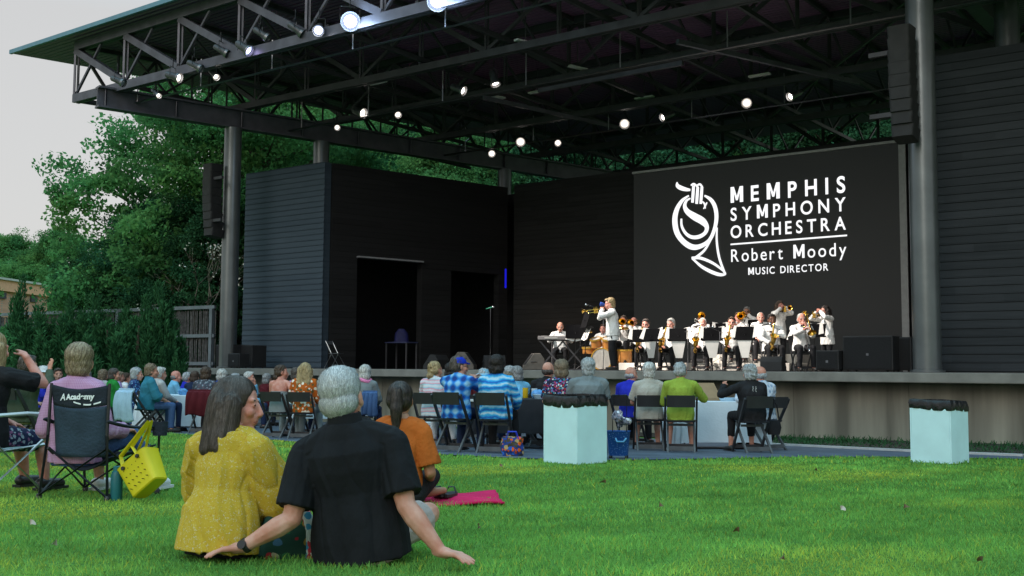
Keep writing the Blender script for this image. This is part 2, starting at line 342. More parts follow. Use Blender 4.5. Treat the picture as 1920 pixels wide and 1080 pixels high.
def wall(name, p0, p1, z0, z1, th, m):     # upright wall from p0 to p1, th thick towards the left of the run
    p0 = V(p0[0], p0[1], 0); p1 = V(p1[0], p1[1], 0); d = nrm(p1 - p0); nn = V(-d[1], d[0], 0) * th
    return m.prism([p0 + UP * z0, p1 + UP * z0, p1 + nn + UP * z0, p0 + nn + UP * z0], UP * (z1 - z0))
def np_(px, n): q = on_n(px, 690, n); return V(q[0], q[1], 0)
c_fl, c_fr, c_rr = np_(453, 24), np_(603, 24), None
c_fr = V(-6.11, 34.6, 0); c_rr = c_fr + S * 7.6
m = MB(); wall('', c_fl, c_fr, STZ + .01, WH, .3, m); boards('', c_fl, c_fr + A * .03, STZ + .02, WH, m); sh(m, 'wing_wall', plank_mat('sky-tinted blue-grey planks', (.042, .060, .080), (.058, .080, .102)))  # blue cast of the sky light is put into this plank colour
m = MB()
def sw(t0, t1, z0, z1): wall('', c_fr + S * t0 + V(.003, 0, 0), c_fr + S * t1 + V(.003, 0, 0), z0, z1, .3, m)
ZD = STZ + 3.72
sw(.31, 1.27, STZ + .01, WH - .003); sw(1.27, 3.84, ZD, WH - .003); sw(3.84, 5.08, STZ + .01, WH - .003); sw(5.08, 7.21, ZD - .25, WH - .003); sw(7.21, 7.6, STZ + .01, WH - .003)
M_plank2 = plank_mat('black stained planks', (.010, .0102, .0105), (.019, .0192, .020)); sh(m, 'side_wall', M_plank2)
m = MB(); m.bar(c_fr + S * 1.27 + UP * (ZD - .03) - NN * .02, c_fr + S * 3.84 + UP * (ZD - .03) - NN * .02, .3, .05); sh(m, 'door_lintel', mat('lintel steel', (.35, .36, .38), .4, .1, metal=.5))
bl, br = c_rr, np_(1712, 31.4)
m = MB(); wall('', bl + S * .31, br + A * .3, STZ + .01, WH + .12, .3, m); sh(m, 'back_wall', plank_mat('back wall planks', (.014, .0145, .0145), (.028, .029, .029)))
m = MB(); rf = np_(1757, 24); wall('', rf, rf + A * 12, STZ + .01, WH + .17, .3, m); boards('', rf, rf + A * 12, STZ + .02, WH + .17, m); sh(m, 'wing_wall', M_plank)
m = MB(); wall('', br + NN * .0, rf + NN * .31 + A * .1, STZ + .01, WH + .1, .3, m); sh(m, 'side_wall', M_plank2)
# backstage room seen through the openings
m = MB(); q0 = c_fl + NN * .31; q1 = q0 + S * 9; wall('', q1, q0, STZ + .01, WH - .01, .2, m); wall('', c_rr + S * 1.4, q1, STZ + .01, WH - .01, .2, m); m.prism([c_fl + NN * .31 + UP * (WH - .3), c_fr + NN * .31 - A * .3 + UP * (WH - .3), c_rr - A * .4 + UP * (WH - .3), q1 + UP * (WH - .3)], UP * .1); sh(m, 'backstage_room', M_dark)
# columns
M_col = mat('column paint', (.13, .145, .15), .32, .15, 1.5, .08, 12, metal=.55)
def col_(p, z1, r=.275):
    m = MB(); m.lathe([(r + .06, STZ + .01), (r + .06, STZ + .05), (r, STZ + .06), (r, z1)], (p[0], p[1], 0), seg=28); return sh(m, 'column', M_col, True)
C1 = V(-9.13, 34.7, 0); C2 = C1 + S * 3.23; C3 = C1 + S * 11.3
BZ0, BZ1 = 9.4, 10.05
for c in (C1, C2, C3): col_(c, BZ0 - .002)
CR = np_(1739, 22.3); col_(CR, 11.85); col_(np_(1907, 27.0), 11.85)
def ibeam(m, p0, p1, z0, z1, fw, tf=.06, tw=.05):
    for z in (z0 + tf / 2, z1 - tf / 2): m.bar(p0 + UP * z, p1 + UP * z, fw, tf, UP)
    m.bar(p0 + UP * (z0 + z1) / 2, p1 + UP * (z0 + z1) / 2, tw, z1 - z0 - 2 * tf - .004, UP)
m = MB(); b0 = C1 - S * 4.38; b1 = C1 + S * 17; ibeam(m, b0, b1, BZ0, BZ1, .36)
for k in range(0, 18, 2): m.bar(b0 + S * (.3 + k * 1.1) + UP * (BZ0 + .065), b0 + S * (.3 + k * 1.1) + UP * (BZ1 - .065), .3, .02)
sh(m, 'main_beam', M_steel2)
m = MB(); r0 = CR - S * 5; ibeam(m, V(*(CR - V(-.28, .96, 0) * -5 * 0)) + NN * -4.2, CR + NN * 17, BZ0 + .9, BZ1 + .9, .36); sh(m, 'main_beam', M_steel)
# roof
T0 = V(-16.4, 35, 0); RZ = 11.9
def a_left(n): return float(np.dot(T0, A)) + .256 * (n - 18.2)
NF, NB = 18.0, 44.0
m = MB(); m.prism([P(a_left(NF), NF, RZ), P(8, NF, RZ), P(8, NB, RZ), P(a_left(NB), NB, RZ)], UP * .12); sh(m, 'roof_deck', M_deck)
m = MB(); m.bar(P(a_left(NF) - .05, NF - .05, RZ + .05), P(8, NF - .05, RZ + .05), .09, .13); sh(m, 'fascia', M_fascia)
m = MB(); m.bar(P(a_left(NF) - .06, NF, RZ + .1), P(a_left(NB) - .06, NB, RZ + .06), .08, .14); sh(m, 'fascia', M_steel2)
def truss(n, a0, a1, z0, z1, bay, chord=.2, web=.09, mt=None, howe=False):
    m = MB(); k = max(2, round((a1 - a0) / bay)); b = (a1 - a0) / k
    for z in (z0 + chord / 2, z1 - chord / 2):
        m.bar(P(a0, n - .07, z), P(a1, n - .07, z), .1, chord); m.bar(P(a0, n + .07, z), P(a1, n + .07, z), .1, chord)
    for i in range(k + 1):
        x = a0 + b * i
        for dn in (-.06, .06): m.bar(P(x, n + dn, z0 + chord), P(x, n + dn, z1 - chord), web * .6, web * .6)
        if i < k:
            if howe:
                m.bar(P(x, n, z1 - chord), P(x + b, n, z0 + chord), .22, .2); m.bar(P(x, n, z0 + chord), P(x + b * .5, n, z1 - chord), .07, .07); m.bar(P(x + b * .66, n, z0 + chord + .5), P(x + b, n, z0 + chord), .06, .06); continue
            if i % 2 == 0:
                m.bar(P(x, n, z1 - chord), P(x + b, n, z0 + chord), web * 1.7, web * 1.6)
            else:
                m.bar(P(x, n, z0 + chord), P(x + b, n, z1 - chord), web, web)
            m.bar(P(x + b / 2, n, (z0 + z1) / 2), P(x + (b if i % 2 else 0), n, z1 - chord) if i % 2 == 0 else P(x + b * .5, n, z1 - chord), web * .7, web * .7)
    return sh(m, 'truss', mt or M_steel)
TZ0, TZ1 = 9.95, RZ - .003
truss(18.6, a_left(18.6) + 2.7, 6.2, TZ0, TZ1, 2.7, .26, .1, M_steel2, True)
for n in (22.6, 25.8, 29.8, 34.6): truss(n, a_left(n) + 3.2, 6, TZ0 + .1, TZ1, 2.4)
truss(39.5, a_left(39.5) + 3.4, 6, TZ0 + .08, TZ1, 2.1, .16)
for k, a_ in enumerate(np.arange(-29.5, 5, 3.1)):                 # cross trusses between the main ones
    m = MB(); nb = min(43.5, 18.2 + (a_ - float(np.dot(T0, A))) / .256) if a_ < -27.6 else 43.5
    n0, n1 = 18.9, nb
    if n1 - n0 < 3: continue
    for z in (TZ0 + .45, TZ1 - .1): m.bar(P(a_, n0, z), P(a_, n1, z), .1, .12)
    kk = int((n1 - n0) / 1.7)
    for i in range(kk):
        x = n0 + (n1 - n0) * i / kk; y = n0 + (n1 - n0) * (i + 1) / kk
        m.bar(P(a_, x, TZ0 + .5 if i % 2 else TZ1 - .15), P(a_, y, TZ1 - .15 if i % 2 else TZ0 + .5), .06, .06)
    sh(m, 'cross_truss', M_steel)
# side trusses that carry the eave out past the main beam
m = MB(); e0 = T0 + A * 2.7 + S * .5; e1 = e0 + S * 25
for z in (TZ0 + .1, TZ1 - .1): m.bar(e0 + UP * z, e1 + UP * z, .12, .14)
for i in range(20):
    x = e0 + S * (i * 1.25); y = e0 + S * ((i + 1) * 1.25); m.bar(x + UP * (TZ0 + .1 if i % 2 else TZ1 - .1), y + UP * (TZ1 - .1 if i % 2 else TZ0 + .1), .09, .09); m.bar(x + UP * (TZ0 + .1), x + UP * (TZ1 - .1), .06, .06)
sh(m, 'truss', M_steel)
m = MB()
for p, q in (((907, 183), (1160, 240)), ((1270, 78), (1610, 155)), ((1010, 170), (1280, 118))): m.bar(on_z(*p, 9.9), on_z(*q, 9.9), .1, .12)
sh(m, 'roof_brace', M_steel2)
M_pipe = mat('pipe', (.25, .25, .27), .35, .1, metal=.7)
for n, z, a0, a1 in ((19.15, 9.72, -29.8, 4), (24.2, 9.6, -28, 4), (30.4, 9.6, -26, 4)):
    m = MB(); m.tube([P(a0, n, z), P(a1, n, z)], .035)
    for a_ in np.arange(a0 + 1, a1, 3.1): m.bar(P(a_, n, z), P(a_, n, TZ0 + .6), .03, .03)
    sh(m, 'lighting_pipe', M_pipe, True)
# ------------------------------------------------------------------ LED screen with the orchestra's title
NS = 31.2
sTL, sTR = on_n(1188, 325, NS), on_n(1689, 270, NS); ztop = (sTL[2] + sTR[2]) / 2
sc0 = V(sTL[0], sTL[1], 0); sc1 = V(sTR[0], sTR[1], 0)
M_scr, t_, b_ = newmat('screen face'); b_.inputs['Base Color'].default_value = (.014, .014, .014, 1); b_.inputs['Roughness'].default_value = .6; b_.inputs['Emission Color'].default_value = (.9, 1, .97, 1); b_.inputs['Emission Strength'].default_value = .0035
screen = empty('screen', (sc0 + sc1) / 2 + UP * (STZ + .01), 0, label='huge dark LED screen at the back of the stage with a white title', cat='screen')
SL = -V(*screen.location)
m = MB(); m.prism([sc0 + UP * (STZ + .02), sc1 + UP * (STZ + .02), sc1 + NN * .15 + UP * (STZ + .02), sc0 + NN * .15 + UP * (STZ + .02)], UP * (ztop - STZ - .02)); m.build('display_panel', M_scr, screen, False, loc=SL)
M_frame = mat('screen frame', (.33, .34, .34), .5, .1)
m = MB(); m.bar(sc0 + UP * (ztop + .035), sc1 + UP * (ztop + .035) + A * .07, .2, .07); m.bar(sc1 + A * .035 + UP * (STZ + .02), sc1 + A * .035 + UP * (ztop - .002), .07, .2, A); m.build('frame', M_frame, screen, False, loc=SL)
M_glow = emis('lit letters', (.97, .98, 1), .92)
def sp(px, py): return on_n(px, py, NS - .012)
def glyph(ch, bold):
    if ch == 'M':                          # straight-sided capital M
        a, h, k = .15 + bold * 2, .73, .72; P_ = [(0, 0), (a, 0), (a, h * .60), (k / 2 - .055, .10), (k / 2 + .055, .10), (k - a, h * .60), (k - a, 0), (k, 0), (k, h), (k - a, h), (k / 2, .31 - bold), (a, h), (0, h)]
        return np.array([(x, y, 0) for x, y in P_]), [(0, 1, 2, 11, 12), (2, 3, 10, 11), (3, 4, 10), (4, 5, 9, 10), (5, 6, 7, 8, 9)]
    c = bpy.data.curves.new('t', 'FONT'); c.body = ch; c.offset = bold; c.resolution_u = 6
    ob = bpy.data.objects.new('t', c); _tmp.collection.objects.link(ob)
    with bpy.context.temp_override(scene=_tmp, view_layer=_tmp.view_layers[0]):
        dg = bpy.context.evaluated_depsgraph_get(); dg.update()
    me = bpy.data.meshes.new_from_object(ob.evaluated_get(dg)); bpy.data.objects.remove(ob); v = getv(me); v[:, 0] -= v[:, 0].min(); return v, [tuple(p.vertices) for p in me.polygons]
def text_on(txt, bl, br, tl, bold):        # baseline left, baseline right, cap-height left (image points)
    b0, b1, t0 = sp(*bl), sp(*br), sp(*tl); W = np.linalg.norm(b1 - b0); kz = (t0[2] - b0[2]) / .73; ex = (b1 - b0) / W
    g = [None if ch == ' ' else glyph(ch, bold) for ch in txt]; ws = [.30 if q is None else q[0][:, 0].max() for q in g]; kx = kz * .86
    gap = (W / kx - sum(ws)) / (len(txt) - 1); x = 0; mb = MB()
    for q, w_ in zip(g, ws):
        if q is not None: mb.add(b0 + SL + np.outer((q[0][:, 0] + x) * kx, ex) + np.outer(q[0][:, 1] * kz, UP), q[1])
        x += w_ + gap
    mb.build('lettering', M_glow, screen, False)
text_on('MEMPHIS', (1370, 380.5), (1585, 360), (1370, 351), .022)
text_on('SYMPHONY', (1370, 414), (1586, 395), (1370, 389), .014)
text_on('ORCHESTRA', (1370, 446.5), (1586, 430), (1370, 422.5), .014)
text_on('Robert Moody', (1371, 491), (1587, 479), (1371, 466.5), .003)
text_on('MUSIC DIRECTOR', (1403, 515.5), (1553, 507), (1403, 502), .010)
m = MB(); m.bar(sp(1370, 458.3), sp(1588, 441.3), .02, .045); m.build('underline', M_glow, screen, False, loc=SL)
def cr(pts, n=8):                           # smooth curve through points
    p = np.array(pts, float); o = []
    for i in range(len(p) - 1):
        a, b, c, d = p[max(i - 1, 0)], p[i], p[i + 1], p[min(i + 2, len(p) - 1)]
        for t in np.linspace(0, 1, n, endpoint=False): o.append(.5 * (2 * b + (c - a) * t + (2 * a - 5 * b + 4 * c - d) * t * t + (3 * b - a - 3 * c + d) * t ** 3))
    o.append(p[-1]); return np.array(o)
eb = MB(); elayer = [0]
def stroke(pts):                            # (x, y, width) in the enlarged view of the screen
    q = cr(pts); elayer[0] += .0012
    L = []; R = []
    for i in range(len(q)):
        d = nrm(q[min(i + 1, len(q) - 1), :2] - q[max(i - 1, 0), :2]); nn = V(-d[1], d[0]) * q[i, 2] / 2
        for lst, s in ((L, 1), (R, -1)):
            x, y = q[i, :2] + nn * s; lst.append(on_n(1180 + x / 3.6, 260 + y / 3.6, NS - .012 - elayer[0]))
    n = len(L); eb.add(L + R, [(i, i + 1, n + i + 1, n + i) for i in range(n - 1)])
stroke([(322, 293, 6), (326, 318, 26), (352, 334, 30), (385, 343, 24), (412, 346, 14)])
stroke([(402, 384, 10), (355, 420, 22), (320, 480, 30), (307, 550, 35), (320, 630, 36), (360, 690, 36), (420, 730, 38), (480, 726, 30), (540, 685, 24), (575, 610, 24), (588, 530, 26), (578, 460, 27), (550, 412, 24), (507, 384, 12)])
stroke([(412, 402, 10), (385, 420, 16), (374, 455, 24), (392, 492, 36), (440, 526, 48), (492, 556, 48), (522, 595, 30), (512, 635, 24), (470, 662, 26), (420, 664, 24), (380, 638, 20), (354, 590, 16), (351, 540, 12)])
for a_, b_2 in (((434, 316), (426, 432)), ((462, 326), (454, 440)), ((490, 326), (482, 440))): stroke([(*a_, 18), ((a_[0] + b_2[0]) / 2, (a_[1] + b_2[1]) / 2, 20), (*b_2, 18)])
stroke([(415, 316, 10), (436, 306, 14), (464, 328, 12)]); stroke([(452, 320, 10), (476, 308, 14), (494, 330, 12)])
stroke([(494, 424, 8), (508, 442, 12), (512, 472, 8)]); stroke([(524, 430, 8), (514, 450, 10), (500, 474, 6)])
stroke([(552, 680, 10), (505, 755, 16), (436, 812, 18)]); stroke([(592, 600, 10), (590, 690, 14), (606, 800, 16), (642, 905, 16)])
stroke([(420, 806, 18), (480, 806, 20), (560, 838, 18), (620, 880, 14), (648, 912, 12), (612, 918, 22), (556, 900, 24), (492, 866, 20), (446, 828, 14), (424, 808, 12)])
eb.build('emblem', M_glow, screen, False, loc=SL)
# ------------------------------------------------------------------ trees, hedge, fence, building
def leaf_mat(name, base, trans=.25):
    m = bpy.data.materials.new(name); m.use_nodes = True; t = m.node_tree; t.nodes.clear()
    o = N(t, 'ShaderNodeOutputMaterial'); d = N(t, 'ShaderNodeBsdfDiffuse'); tr = N(t, 'ShaderNodeBsdfTranslucent'); mx = N(t, 'ShaderNodeMixShader'); mx.inputs[0].default_value = trans
    at_ = N(t, 'ShaderNodeAttribute', attribute_name='tint'); mm = N(t, 'ShaderNodeMix', data_type='RGBA', blend_type='MULTIPLY'); mm.inputs[0].default_value = 1; mm.inputs[7].default_value = (*base, 1)
    t.links.new(at_.outputs['Color'], mm.inputs[6])
    for s in (d, tr): t.links.new(mm.outputs[2], s.inputs[0])
    t.links.new(d.outputs[0], mx.inputs[1]); t.links.new(tr.outputs[0], mx.inputs[2]); t.links.new(mx.outputs[0], o.inputs[0]); return m
M_leaf = leaf_mat('leaves', (.095, .25, .085), .4); M_leaf2 = leaf_mat('dark leaves', (.036, .115, .055)); M_jun = leaf_mat('juniper', (.034, .105, .042), .1); M_yel = leaf_mat('pale leaves', (.12, .18, .03))
M_bark = mat('bark', (.06, .045, .03), .9, .3, 8, .5)
def leaf_quads(c, size, rng, up=.35, asp=.62):
    n = len(c); nr = rng.normal(size=(n, 3)); nr[:, 2] += up; nr /= np.linalg.norm(nr, axis=1)[:, None]
    a = np.cross(nr, rng.normal(size=(n, 3))); a /= np.linalg.norm(a, axis=1)[:, None]; b = np.cross(nr, a)
    s = size * rng.uniform(.6, 1.3, (n, 1)); a = a * s; b = b * s * asp
    return np.stack([c - a, c - .1 * a + b, c + a, c - .1 * a - b], 1)
def tree_mesh(seed, H, R, nclump, nleaf, leaf, z0=.18):
    """crown of clumps of leaves round limbs; returns (quads, tints, trunk builder)"""
    r = np.random.default_rng(seed); tb = MB(); tr = .035 * H * .6
    top = V(r.normal() * .3, r.normal() * .3, H * .72)
    tb.tube([V(0, 0, -.2), V(.1, 0, H * .15), V(.1, .1, H * .35), top * V(.6, .6, .8), top], [tr * 1.35, tr, tr * .8, tr * .45, tr * .15], 9)
    C = []; 
    for i in range(nclump):
        f = (i + .5) / nclump; z = H * (z0 + (1 - z0) * f ** .85 * .95); prof = math.sin(math.pi * min(1, (.12 + .88 * f)) ** .8) ** .75
        an = i * 2.4 + r.normal() * .4; rad = R * prof * r.uniform(.45, 1.0); c = V(math.cos(an) * rad, math.sin(an) * rad, z + r.normal() * .3); C.append(c)
        p0 = V(.1, .05, max(H * .15, z - rad * .7)); tb.tube([p0, (p0 + c) / 2 + V(0, 0, .2), c], [tr * .3, tr * .18, tr * .06], 5)
    Q = []; T = []
    for c in C:
        R0 = R * r.uniform(.22, .34); nb = 9; g0 = r.uniform(.7, 1.2); k = r.uniform(-.12, .25)
        for b in range(nb):
            d = r.normal(size=3); d[2] = d[2] * .6 + .15; d /= np.linalg.norm(d); cb = c + d * R0 * r.uniform(.45, 1.0) * V(1, 1, .8); rb = R0 * r.uniform(.30, .52); n = int(nleaf / nclump / nb * r.uniform(.7, 1.3))
            e = r.normal(size=(n, 3)); e /= np.linalg.norm(e, axis=1)[:, None]; p = cb + e * rb * r.uniform(.0, 1, (n, 1)) ** .45 * V(1.15, 1.15, .7); p[:, 2] -= .12 * rb * r.uniform(0, 1, n)
            Q.append(leaf_quads(p, leaf, r)); g = g0 * r.uniform(.7, 1.35); T.append(np.clip(g * r.uniform(.75, 1.25, (n, 1)) * V(1 + k, 1, 1 - .5 * k), 0, 3))
    return np.concatenate(Q), np.concatenate(T), tb
protos = {}
def tree(name, kind, loc, scale, rz, label, group=None, squash=1.0):
    spec = {'broad': (3, 14, 5.4, 100, 125000, .082, M_leaf, .08), 'dense': (9, 14, 5.0, 84, 84000, .082, M_leaf2, .05), 'small': (5, 8, 3.2, 26, 11000, .12, M_leaf, .1), 'bush': (21, 5, 3.0, 22, 9000, .11, M_leaf2, .02)}[kind]
    if kind not in protos:
        Q, T, tb = tree_mesh(*spec[:6], z0=spec[7]); e = empty(name, (0, 0, 0)); quads('crown', Q, spec[6], e, T); tb.build('trunk', M_bark, e); protos[kind] = e; o = e; first = True
    else: o = copytree(protos[kind])
    o.name = name; o.scale = (scale * squash, scale * squash, scale); place(o, loc, rz, label=label, cat='tree')
    if group: o['group'] = group
    return o
G1 = 'trees behind the bandshell'
tree('broadleaf_tree', 'broad', gp(432, 47), 1.2, .4, 'tall green broadleaf tree rising above the fence at the open left side of the stage', G1, 1.0)
tree('broadleaf_tree', 'broad', gp(520, 52), .98, 2.1, 'green broadleaf tree seen between the first roof column and the plank wing wall', G1)
tree('broadleaf_tree', 'dense', gp(285, 44), .62, 1.0, 'lower dark leafy tree between the brick building and the tall broadleaf tree', G1)
tree('broadleaf_tree', 'dense', gp(420, 43), .66, 4.0, 'dark dense tree just behind the reed fence', G1)
for i, (px, Y, s, k) in enumerate(((660, 60, 1.18, 'broad'), (760, 66, 1.26, 'dense'), (840, 58, 1.08, 'broad'), (930, 64, 1.18, 'broad'), (1020, 60, 1.10, 'dense'), (1110, 66, 1.20, 'broad'), (1220, 58, 1.20, 'dense'), (1320, 62, 1.26, 'broad'), (1420, 56, 1.20, 'dense'), (1520, 60, 1.26, 'broad'), (1610, 54, 1.20, 'dense'), (1700, 58, 1.26, 'broad'))):
    tree('woodland_tree', k, gp(px, Y), s, i * 1.7, 'woodland tree showing only through the gap between the stage walls and the roof trusses', 'woodland seen under the roof')
for px, Y, s, l in ((20, 120, 1.0, 'small far tree leftmost on the horizon above the brick building'), (62, 126, .95, 'small far tree on the horizon between two others above the brick building'), (104, 118, 1.02, 'small far tree on the horizon nearest the tall broadleaf tree')):
    tree('distant_tree', 'broad', gp(px, Y), s * 1.14, px, l, 'far trees on the horizon')
tree('broadleaf_tree', 'dense', gp(160, 46), .46, 2.0, 'low dark tree at the right end of the brick building', G1)
tree('broadleaf_tree', 'broad', gp(235, 45), .50, 5.0, 'low green tree over the far end of the reed fence', G1)
# junipers
def juniper_mesh(seed, H, R, n=15000):
    r = np.random.default_rng(seed); tips = 17; Q = []; T = []
    for k in range(tips):
        an = r.uniform(0, 6.28); rr = R * math.sqrt(r.uniform(0, 1)) * .75; h = H * (1 - .55 * (rr / R)) * r.uniform(.8, 1.05); m_ = n // tips
        f = r.beta(1.2, 1.1, m_); rad = (R * .36) * (1 - f) ** .6 * (f + .25) ** .25; a2 = r.uniform(0, 6.28, m_); sp_ = np.sqrt(r.uniform(.25, 1, m_))
        c = np.stack([rr * math.cos(an) * (.5 + .5 * f) + rad * sp_ * np.cos(a2), rr * math.sin(an) * (.5 + .5 * f) + rad * sp_ * np.sin(a2), f * h], 1)
        d = np.stack([np.cos(a2) * .5, np.sin(a2) * .5, np.full(m_, .9)], 1) + r.normal(size=(m_, 3)) * .28; d /= np.linalg.norm(d, axis=1)[:, None]
        L = r.uniform(.09, .22, (m_, 1)); s = np.cross(d, r.normal(size=(m_, 3))); s /= np.linalg.norm(s, axis=1)[:, None]; s *= .02
        Q.append(np.stack([c - s * .6, c + d * L * .5 + s, c + d * L, c + d * L * .4 - s], 1)); g = r.uniform(.7, 1.5); T.append(g * r.uniform(.6, 1.5, (m_, 1)) * V(1, 1, 1))
    return np.concatenate(Q), np.concatenate(T)
jp = []
for i in range(2):
    Q, T = juniper_mesh(40 + i, 3.6, 1.0); e = empty('juniper', (0, 0, 0), group='junipers along the fence'); quads('foliage', Q, M_jun, e, T)
    m = MB(); m.tube([(0, 0, -.1), (.05, 0, 1.2), (0, .05, 2.6)], [.1, .07, .02], 7); m.build('trunk', M_bark, e); jp.append(e)
jl = ['tallest dark juniper at the left edge, by the brick building', 'upright juniper second from the brick building', 'dark juniper behind the person in the red shirt', 'dark juniper behind the teal blouse table', 'dark juniper touching the reed fence, rightmost of the hedge', 'low juniper filling the gap below the tall one at the left edge', 'juniper behind the first row, half hidden by its neighbours', 'small low juniper at the foot of the reed fence', 'middling juniper next to the tall one at the left edge', 'middling juniper in the gap before the centre of the hedge', 'middling juniper in the gap near the reed fence end of the hedge', 'lower juniper left of the tall one at the left edge', 'juniper behind the waving hand, second gap of the hedge', 'last taller juniper before the bare stretch of reed fence']
for i, (px, Y, s, w_) in enumerate(((48, 31, 1.06, .72), (108, 30, .84, 1.0), (172, 30.5, .92, 1.0), (232, 30, .96, 1.02), (288, 29.5, .98, .95), (-20, 29, .5, 1.3), (140, 31.2, .78, 1.1), (318, 29, .66, .8), (76, 29.6, .80, 1.1), (204, 29.4, .84, 1.1), (262, 29.2, .88, 1.05), (25, 30.2, .80, 1.0), (138, 29.8, .86, 1.1), (312, 30.0, .84, .85))):
    o = jp[i] if i < 2 else copytree(jp[i % 2]); s *= 1.14; place(o, gp(px, Y), i * 2.2, label=jl[i], cat='juniper'); o.scale = (s * w_, s * w_, s)
tree('drooping_tree', 'small', gp(-126, 22), .48, 0, 'pale green leafy branch tips poking in at the left edge of the picture')
# bare tree with white seed heads
m = MB(); r = np.random.default_rng(3)
bt = empty('bare_tree', gp(388, 40), 0, label='bare pale-twigged tree with white tufts behind the reed fence, next to the left column', cat='tree')
def twig(p, d, L, rad, dep):
    q = p + d * L; m.tube([p, (p + q) / 2 + r.normal(size=3) * L * .06, q], [rad, rad * .8, rad * .5], 5)
    if dep == 0: tips_.append(q); return
    for _ in range(3): twig(q, nrm(d + r.normal(size=3) * .45 + V(0, 0, .1)), L * .72, rad * .55, dep - 1)
tips_ = []; twig(V(0, 0, 0), V(0, 0, 1), 2.2, .09, 4); m.build('trunk', mat('pale bark', (.2, .18, .15), .9), bt)
tp = np.array(tips_); tp = np.repeat(tp, 3, 0) + r.normal(size=(len(tp) * 3, 3)) * .08; quads('blossom', leaf_quads(tp[:150], .05, r), mat('white tufts', (.75, .76, .7), .9), bt)
# reed fence with timber rails
fp = [P(-47, 23.2, 0), P(-31.7, 24.6, 0)]; fz = 3.78
fence = empty('reed_fence', fp[1], 0, label='tall grey reed fence with timber rails beside the left roof column', cat='fence')
FL = -V(*fence.location); M_reed = mat('reeds', (.085, .085, .085), .9, .5, 9); M_rail = mat('rail timber', (.13, .155, .175), .7, .2, 3)
m = MB(); d = nrm(fp[1] - fp[0]); L = np.linalg.norm(fp[1] - fp[0]); nn = V(-d[1], d[0], 0); x = 0; r = np.random.default_rng(8)
while x < L:
    h = fz - .12 + r.uniform(-.03, .05); p = fp[0] + d * x + nn * r.uniform(-.02, .02); m.bar(p, p + UP * h, .035, .03); x += r.uniform(.05, .085)
m.build('reed_panel', M_reed, fence, False, loc=FL)
for z in (.35, 1.75, 2.75, fz): m = MB(); m.bar(fp[0] - nn * .09 + UP * z, fp[1] - nn * .09 + UP * z, .1, .12); m.build('rail', M_rail, fence, False, loc=FL)
for k in range(7): m = MB(); p = fp[1] - d * (.15 + 2.55 * k) - nn * .1; m.bar(p - UP * .1, p + UP * (fz - .064), .14, .14, d); m.build('post', M_rail, fence, False, loc=FL)
# brick building at the left
bd = empty('brick_building', at(0, 640, 62) * V(1, 1, 0), 0, label='low orange brick building with a pale roof edge behind the junipers, left edge', cat='building')
BL = -V(*bd.location); p0 = at(-260, 640, 50) * V(1, 1, 0); p1 = at(86, 640, 66) * V(1, 1, 0); zt = at(40, 527, 64)[2]
def brick():
    m, t, b = newmat('brick'); tcx = N(t, 'ShaderNodeTexCoord'); br = N(t, 'ShaderNodeTexBrick'); mp = N(t, 'ShaderNodeMapping'); mp.inputs['Rotation'].default_value = (math.pi / 2, 0, 0)
    t.links.new(tcx.outputs['Object'], mp.inputs[0]); t.links.new(mp.outputs[0], br.inputs[0]); br.inputs['Scale'].default_value = 3.5
    br.inputs['Color1'].default_value = (.74, .34, .22, 1); br.inputs['Color2'].default_value = (.62, .27, .18, 1); br.inputs['Mortar'].default_value = (.4, .33, .27, 1)
    t.links.new(br.outputs[0], b.inputs['Base Color']); b.inputs['Roughness'].default_value = .9; return m
M_brick = brick(); d = nrm(p1 - p0); nn = V(-d[1], d[0], 0)
m = MB(); m.prism([p0, p1, p1 + nn * 12, p0 + nn * 12], UP * (zt - .8)); m.build('wall', M_brick, bd, False, loc=BL)
m = MB(); m.prism([p0 - nn * .15, p1 - nn * .15 + d * .15, p1 + nn * 12, p0 + nn * 12 - d * .15], UP * .62); m.v = [x + UP * (zt - .798) for x in m.v]; m.build('roof', mat('tan parapet', (.90, .42, .25), .8, .1), bd, False, loc=BL)
m = MB(); m.prism([p0 - nn * .25, p1 - nn * .25 + d * .25, p1 + nn * 12, p0 + nn * 12 - d * .2], UP * .12); m.v = [x + UP * (zt - .17) for x in m.v]; m.build('coping', mat('coping', (.6, .55, .5), .7, .1), bd, False, loc=BL)
for k in range(5):
    p = p1 - d * (1.6 + 3.3 * k) - nn * .03; m = MB(); m.box(p + UP * (zt - 1.05), (.7, .1, .35), np.column_stack([d, nn, UP])); m.build('vent', mat('dark vent', (.04, .04, .05), .6), bd, False, loc=BL)
    m = MB(); m.box(p - d * 1.2 + UP * 1.3, (1.1, .06, 1.5), np.column_stack([d, nn, UP])); m.build('window', mat('window glass', (.03, .04, .05), .15), bd, False, loc=BL)
